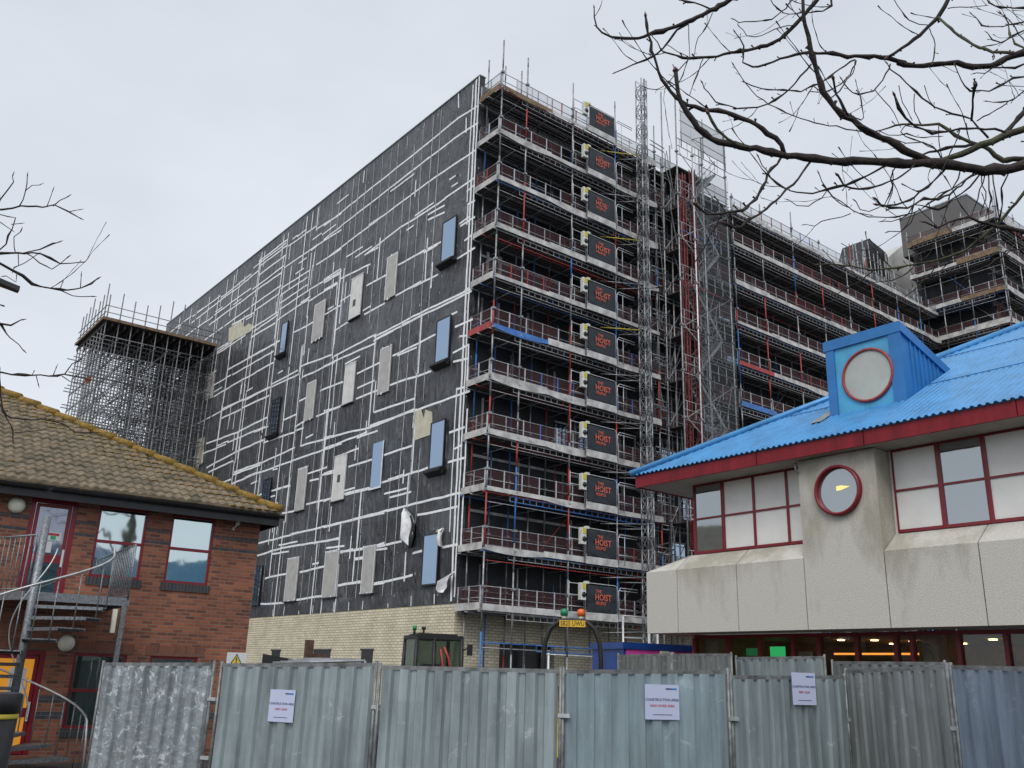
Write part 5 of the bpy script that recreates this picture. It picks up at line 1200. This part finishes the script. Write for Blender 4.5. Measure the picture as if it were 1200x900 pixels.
# street lamp head poking in at the left
p = ond(5, 331, 14); SL = thing('street_lamp', 'dark street lamp head poking in at the left edge', 'street lamp', (p.x-1.3, p.y, -.15))
m = MB(); m.prism([(p.x-.75, p.y-.12, p.z+.13), (p.x+.2, p.y-.06, p.z-.02), (p.x+.2, p.y+.06, p.z-.02), (p.x-.75, p.y+.12, p.z+.13)], (0, 0, -.07)); m.build('lamp_head', FASC, SL)
m = MB(); m.path([(p.x-1.3, p.y, -.15), (p.x-1.3, p.y, p.z-.2), (p.x-1.2, p.y, p.z+.1), (p.x-.7, p.y, p.z+.1)], [.08, .055, .045, .04], 8); m.build('pole', GALV, SL)

# ------------------------------------------------------------------ bare trees
random.seed(21)
TCR = dict(A=(690, 0, 6), B=(860, 0, 6), C=(1040, 0, 7.5), D=(1000, 100, 6), E=(790, 130, 5.4545), F=(960, 190, 5), G=(0, 190, 5.625), H=(0, 350, 5.294))
def cr_spline(P, W, step=.05):
    Q = []; R_ = []
    n = len(P)
    for i in range(n-1):
        p0, p1, p2, p3 = P[max(0, i-1)], P[i], P[i+1], P[min(n-1, i+2)]
        k = max(1, int((p2-p1).length/step))
        for j in range(k):
            t = j/k; Q.append(.5*((2*p1)+(p2-p0)*t+(2*p0-5*p1+4*p2-p3)*t*t+(3*p1-p0-3*p2+p3)*t**3)); R_.append(W[i]+(W[i+1]-W[i])*t)
    Q.append(P[-1]); R_.append(W[-1]); return Q, R_
def twig(m, p, d, L, r, depth=0):
    pts = [p]; n = max(3, int(L/.04)); q = p.copy(); dd = d.normalized()
    for i in range(n):
        dd = (dd+Vector((random.uniform(-.16, .16), random.uniform(-.16, .16), random.uniform(-.08, .22)))).normalized(); q = q+dd*L/n; pts.append(q.copy())
        if depth < 1 and random.random() < .10 and i > 1: twig(m, q, dd+Vector((random.uniform(-1, 1), random.uniform(-1, 1), random.uniform(-.3, .9))), L*random.uniform(.25, .55), r*.6, depth+1)
    rr = [max(.0013, r*(1-.6*i/n))*(1.55 if i % 3 == 2 else 1) for i in range(len(pts))]; rr[-1] = r*1.5; rr[-2] = r*.9
    m.path(pts, rr, 5, 0)
def branch(spec, par, mats, dep, trunkp=None, tw=1.0):
    toks = spec.split(); w0, w1 = float(toks[0]), float(toks[1]); d0, d1 = float(toks[2]), float(toks[3]); col = int(toks[4]); i = 5; px = []
    while i < len(toks):
        if toks[i].isalpha(): c = TCR[toks[i]]; i += 1; continue
        px.append((c[0]+float(toks[i])/c[2], c[1]+float(toks[i+1])/c[2])); i += 2
    n = len(px); P = []; W = []
    for k, (x, y) in enumerate(px):
        t = k/(n-1); dd = dep+d0+(d1-d0)*t; ww = w0+(w1-w0)*t
        v = fwd*F+RX*(x-600)-UP*(y-450); P.append(O+v*(dd/F)); W.append(max(.0017, ww*.8*dd/F/2))
    if trunkp is not None and (px[0][0] > 1192 or px[0][0] < 4 or px[0][1] < 4):
        tz = P[0].z + (1.4 if px[0][1] < 4 else -.1); tpnt = Vector((trunkp.x, trunkp.y, min(8.5, max(2.5, tz-1.0)))); mid = P[0]+(P[0]-P[1]).normalized()*.5; P = [tpnt, (tpnt+mid)/2, mid]+P; W = [W[0]*2.2, W[0]*1.6, W[0]*1.15]+W
    Q, R_ = cr_spline(P, W); 
    R_ = [r*(1+.12*math.sin(j*1.7+r*900)+.10*random.random()) for j, r in enumerate(R_)]
    for j in range(3, len(R_)-1):
        if random.random() < .2: R_[j] *= 1.8 if R_[j] < .008 else 1.35 if R_[j] < .02 else 1.1
    for j in range(1, len(Q)-1): Q[j] = Q[j]+Vector((random.gauss(0, .0045), random.gauss(0, .0045), random.gauss(0, .0045)))
    m = MB(); m.path(Q, R_, 7, col); 
    for j in range(4, len(Q)-1):
        r = R_[j]
        if r > .02: 
            if random.random() < .25: m.lathe(Q[j]+Vector((0, 0, -r*.6)), [(.001, -r*.8), (r*.5, -r*.3), (r*.6, 0)], 6, col)
            continue
        if random.random() < .42*tw:
            dr = (Q[j+1]-Q[j-1]).normalized(); s = dr.cross(fwd).normalized()*random.choice((-1, 1)); L = random.uniform(.015, .05)
            twig(m, Q[j], s+dr*.8+Vector((0, 0, .3)), L, max(.002, r*.5), 1)
        if random.random() < .12*tw:
            dr = (Q[j+1]-Q[j-1]).normalized(); s = dr.cross(fwd).normalized()*random.choice((-1, 1)); twig(m, Q[j], s*.7+dr*.7+fwd*random.uniform(-.4, .4), random.uniform(.12, .7), max(.0022, min(r*.5, .0042)))
    m.lathe(Q[-1], [(R_[-1], 0), (R_[-1]*1.5, .012), (.001, .04)], 6, 2, Q[-1]-Q[max(0, len(Q)-3)])
    return m.build('branch', mats, par)
RTREE = '''15 6 0 0 0 D 1200 565 1050 592 850 590 700 570 560 542 430 552 300 552 150 535 E 1145 325 1050 328 900 305 720 280 620 262 480 235 380 215 290 195 200 145 120 75 80 10 A 640 710 625 600 610 505
8 3 0 0 0 E 700 270 680 220 600 140 480 70 340 15 A 850 775 700 745 620 685 540 600 490 510 450 400 430 300 400 120
11 5 0 0 0 D 560 545 480 500 400 480 300 420 200 370 100 330 50 290 0 240 B 760 810 660 700 610 590 570 450 545 350 530 260 505 170 490 80 485 -20
9 1.5 1.4 1.6 0 C 1200 450 1050 512 900 580 750 578 620 552 450 562 250 575 100 550 B 1200 440 1080 410 940 400 800 395 650 375 540 370 430 380 330 410 230 450 130 470 70 440 60 320 10 230
6 4 1.4 1.4 0 C 545 -20 500 70 440 150 370 230 280 310 180 390 60 470 0 505
3.5 4.5 1.4 .8 1 C 445 150 520 220 590 280 700 360 850 430 1000 460 1090 465
6 1.4 1.8 1.9 0 B 600 -15 500 100 400 210 280 300 150 340 0 365 A 1100 355 950 380 810 400 700 405 580 385 510 350 480 300 450 260
7 1.8 2 2 0 A 1010 -5 860 70 760 120 650 170 520 215 430 245 350 268 250 270 160 262 90 235 50 190 35 120 38 60
3.5 1.6 2 2 0 A 700 165 620 210 570 290 520 340 440 400 350 435 260 480 190 508
11 6 .1 .3 1 D 1200 305 1050 360 900 420 760 490 620 525 480 530
6 4 .5 .4 0 D 1200 190 1130 270 1060 335
7 1.8 .9 1.2 1 D 1200 512 1050 520 960 460 820 400 720 350 600 275 480 280 390 265 250 300 150 325
5 2 .4 .5 0 D 830 415 700 435 540 470 430 515
3.2 3 0 -.3 0 D 1070 330 1000 300 930 310 870 300 800 305 700 320 560 330 440 290 370 230 310 160 292 75
3 1.6 .4 .6 0 D 950 370 880 290 820 240 700 205 570 155 480 90 400 0 C 160 720 40 610 0 560
4.5 1.6 .8 1.1 1 F 1210 165 1100 300 1000 400 900 480 820 530 700 570 560 600 430 620 300 625 150 605 0 600
6 2 -.6 -.7 0 F 1215 412 1100 390 980 360 880 330 800 340 700 375 620 350
3.2 3.4 0 -.5 0 E 870 325 820 400 720 500 650 570 560 650 470 710 380 745 310 715
3.2 3.6 0 -.6 0 E 685 295 600 410 540 530 460 610 400 640 300 660 210 655 140 600
3 1.5 .2 .5 0 D 240 560 100 640 0 675 E 1050 485 980 500 880 525 790 520 700 480 620 420 560 350 540 295
2.2 3 -.1 -.3 0 D 430 555 340 635 200 690 50 730 E 1090 470 1050 415
2.6 2.6 0 -.2 0 D 650 585 560 680 470 750 350 830 200 850 160 800
3 2.6 0 -.3 0 D 850 610 760 700 640 780 500 800 380 860 170 840
2 1.2 .2 .5 0 D 900 610 F 740 170 680 220 560 295 450 325 330 325 200 290 50 170 0 70
2 1.3 0 0 0 D 980 610 1000 760 1020 900|2 1.3 0 0 0 D 950 610 965 800 940 900|2 1.3 0 0 0 D 930 610 910 680 880 800 840 890|1.8 1.2 .1 .1 0 D 900 620 905 700 935 800 900 880
2.5 1.5 .5 .9 0 B 545 450 470 540 380 630 240 730 100 765 0 760 A 1100 765 980 745 890 715 840 660 800 585
2.3 1.4 1.4 1.2 0 B 850 420 740 490 640 560 560 600 470 640 350 635 190 620 80 580
2 1.3 1.4 1.2 0 B 860 425 820 520 750 590 670 640 560 645
2.2 1.4 1.4 1.2 0 B 1100 450 1050 560 980 630 880 660 800 630 760 560
3.5 3 0 -.2 0 B 900 890 830 850 770 760 720 660 700 560
2 1.2 .3 .8 0 D 60 325 0 318 B 720 890 520 850 380 790 240 730 130 640 0 460
1.8 1.3 1.8 1.6 0 B 420 -15 340 80 230 140 120 155 40 155 0 135|1.8 1.3 1.8 1.8 0 B 690 -10 690 40 620 75 480 90 350 90 260 0|1.5 1.1 1.8 1.6 0 B 420 180 330 190 240 230 150 265 90 250 40 190
1.5 1.2 1.4 1.6 0 C 370 220 280 210 190 180 130 100 60 0|1.5 1.1 1.4 1.3 0 C 370 250 410 400 395 550
2.4 1.4 1 1.2 0 C 1205 65 1060 70 950 50 870 -10|1.8 1.2 1 1.1 0 C 1205 350 1150 300 1080 180 990 120|1.8 1.3 1 1.3 0 C 1205 190 1080 220 950 240 830 210 740 125|1.7 1.2 1 1.2 0 C 1205 265 1100 320 1000 370 930 350 880 290|1.5 1 1.4 1.2 0 C 530 75 700 65 850 50
2.4 1.5 .6 .6 0 C 1205 678 1100 690 1000 750 900 800 740 790 640 700 600 590|3 3 .2 -.1 0 D 830 250 840 100 855 0 C 765 740|2 1.2 .5 .8 0 C 1205 800 1100 880 1000 895 880 890|2 1.3 .3 .6 0 D 870 250 950 200 1100 110 1205 40
1.4 1 2 1.9 0 A 870 90 820 200 760 290 740 400|1.3 1 2 1.9 0 A 700 170 710 280 710 400|1.5 1 1.8 1.7 0 A 805 410 760 530 715 650|1.5 1 1.8 1.5 0 A 700 420 600 530 540 600 450 635 390 610|1.2 1 1.8 1.8 0 A 540 310 620 360 700 400|2.5 2 2 2 0 A 870 70 790 35 650 0
1.5 1 .6 .9 0 B 550 600 E 1200 60 D 20 -20|2.6 2 0 -.2 0 D 200 370 E 1130 60 E 1060 0|1.6 1.2 .5 .6 0 E 980 505 940 560 860 605 780 600 735 570|1.5 1.1 .5 .7 0 E 985 510 1050 580 1150 640 1250 665|1.5 1.1 .5 .7 0 E 1130 655 1000 690 900 735 840 725
1.6 1.1 .8 .9 0 F 430 45 430 130 390 235|1.7 1.2 .3 .5 0 F 560 300 540 360 480 410 410 405|1.6 1.2 .3 .4 0 F 350 265 290 290 240 270 215 230|1.6 1.1 .8 1 1 F 740 560 720 530 710 490|1.8 1.2 .8 1.2 0 F 320 630 250 690 170 735 90 775|1.6 1.1 .8 1 1 F 700 580 660 650 590 720 520 775
1.7 1.2 1 1 1 D 390 265 330 330 430 380 560 440|1.5 1.1 .8 .8 0 D 600 275 600 400 620 490|1.5 1.1 .6 .6 0 D 430 60 430 180 460 240|1.4 1 .6 .6 0 D 320 0 350 120 400 220|1.4 1 .6 .6 0 D 500 0 560 140|1.4 1 .8 .8 0 D 150 30 220 110 290 200 320 270|1.4 1 .8 .8 0 D 180 320 250 350 380 340 500 370 600 360
4 4 -.5 -.5 1 E 480 235 340 180 270 110 220 20
2.4 1.3 .1 .3 0 D 900 610 820 720 700 800 600 870 F 560 250 520 310 430 350 380 345|2.2 1.3 .1 .2 0 D 1100 600 1040 720 1050 850 F 1060 330 1040 380 980 440|2.4 1.3 0 .2 0 F 1210 500 1120 520 1000 600 900 640 840 700 830 780|2 1.2 .2 .4 1 F 980 480 900 440 800 430 760 390 740 330|1.8 1.1 .2 .4 0 F 930 470 950 400 1000 360 990 280 960 200|2.6 1.4 .3 .5 0 C 1205 560 1120 600 1020 590 920 600 860 650 780 640|2.4 1.3 .3 .5 1 C 1205 430 1130 380 1080 300 1060 200 1000 120
2.2 1.2 .2 .4 0 D 620 520 560 430 480 400 380 410 300 380 230 400|2 1.2 .2 .4 0 D 760 560 740 660 690 740 600 760 540 820|2 1.2 .1 .3 0 D 300 570 260 660 280 760 240 840|2 1.2 .3 .5 0 B 660 700 740 640 790 560 840 520 850 440'''
tr = hdg(79, 8.6)
RT_ = thing('bare_tree', 'bare tree with knobbly mossy branches reaching in from the right', 'tree', (tr.x, tr.y, -.15))
m = MB(); m.path([(tr.x, tr.y, -.15), (tr.x+.05, tr.y, 2.5), (tr.x-.03, tr.y+.05, 5), (tr.x+.1, tr.y, 8.2), (tr.x+.3, tr.y, 11)], [.30, .24, .21, .15, .05], 12, 1); m.build('trunk', [BARK, BARKM, BUD], RT_)
for sp in RTREE.replace('\n', '|').split('|'):
    w0 = float(sp.split()[0]); branch(sp, RT_, [BARK, BARKM, BUD], 6.3, Vector((tr.x, tr.y, 0)) if w0 >= 1.7 else None)
LTREE = '''2.8 1.2 0 0 0 G 0 302 130 290 280 293 360 290 440 320 520 365|1.8 1.2 0 0 0 G 0 250 50 180 85 130 82 95|1.7 1.1 0 .1 0 G 130 285 165 200 180 95|1.3 1 0 0 0 G 165 190 215 155 255 152|1.7 1.2 0 0 0 G 350 290 400 262 440 232|1.2 1 0 0 0 G 310 290 345 195|1.2 1 0 0 0 G 460 325 515 315
2.8 1.4 .2 .3 0 G 0 603 150 597 260 603 330 630 400 675 530 660|1.8 1.3 .2 .3 0 G 150 600 250 575 345 545 380 530|1.8 1.2 .2 .2 0 G 170 600 260 660 350 697 440 632|1.4 1.1 .2 .2 0 G 120 600 118 680 90 700|1.6 1.1 .2 .2 0 G 100 590 90 550 95 500 135 460|1.4 1 .2 .3 0 G 90 695 160 670 210 640 240 612
3.8 1.5 .1 .3 0 G 0 665 90 710 150 750 220 800 390 845 540 830 635 773|1.8 1.1 .2 .3 0 G 400 845 480 885 600 885|1.4 1.1 .1 .1 0 G 110 740 100 790 40 750|1.2 1 .1 .1 0 G 395 840 410 800|1.2 1 .1 .1 0 G 530 830 535 755
1.8 1.3 0 0 0 G 0 575 40 540 70 440 95 370 60 350 0 345|1.3 1 0 0 0 G 0 395 65 440|1.2 1 0 0 0 G 75 410 125 405
2.6 1.4 .1 .1 0 H 0 463 150 472 300 478 400 475 520 490 545 500|1.8 1.3 .1 .1 0 H 400 470 450 410 490 385|1.5 1.1 .1 .1 0 H 385 480 440 520 495 522|1.3 1 .1 .1 0 H 330 475 345 438|1.2 1.1 .1 .1 0 H 225 480 235 520
2 1.4 0 0 0 H 0 160 70 160 130 132|2 1.2 0 0 0 H 0 165 70 240 140 315
2.2 1.3 .4 .6 0 H 0 665 60 740 150 750 300 755 420 790 470 830 590 830|1.8 1.2 .4 .4 0 H 20 690 80 830 80 870|1.4 1 .4 .4 0 H 90 830 250 815'''
tl = hdg(-8, 7.6)
LT_ = thing('bare_tree', 'slender bare tree whose thin twigs enter at the left edge', 'tree', (tl.x, tl.y, -.15))
m = MB(); m.path([(tl.x, tl.y, -.15), (tl.x, tl.y, 2.5), (tl.x+.1, tl.y, 5), (tl.x+.1, tl.y, 8)], [.16, .13, .1, .03], 10, 0); m.build('trunk', [BARK, BARKM, BUD], LT_)
for sp in LTREE.replace('\n', '|').split('|'):
    w0 = float(sp.split()[0]); branch(sp, LT_, [BARK, BARKM, BUD], 6.2, Vector((tl.x, tl.y, 0)) if w0 >= 1.8 else None, .2)
q = fwd*F+RX*(102-600)-UP*(444-450); q = O+q*(6.3/F)
m = MB(); m.prism([q, q+RX*.02+UP*.03, q+RX*.03-UP*.01, q+RX*.005-UP*.035, q-RX*.02-UP*.01], fwd*.003); m.build('dead_leaf', mat('dead_leaf', (.30, .09, .03), .8), LT_)
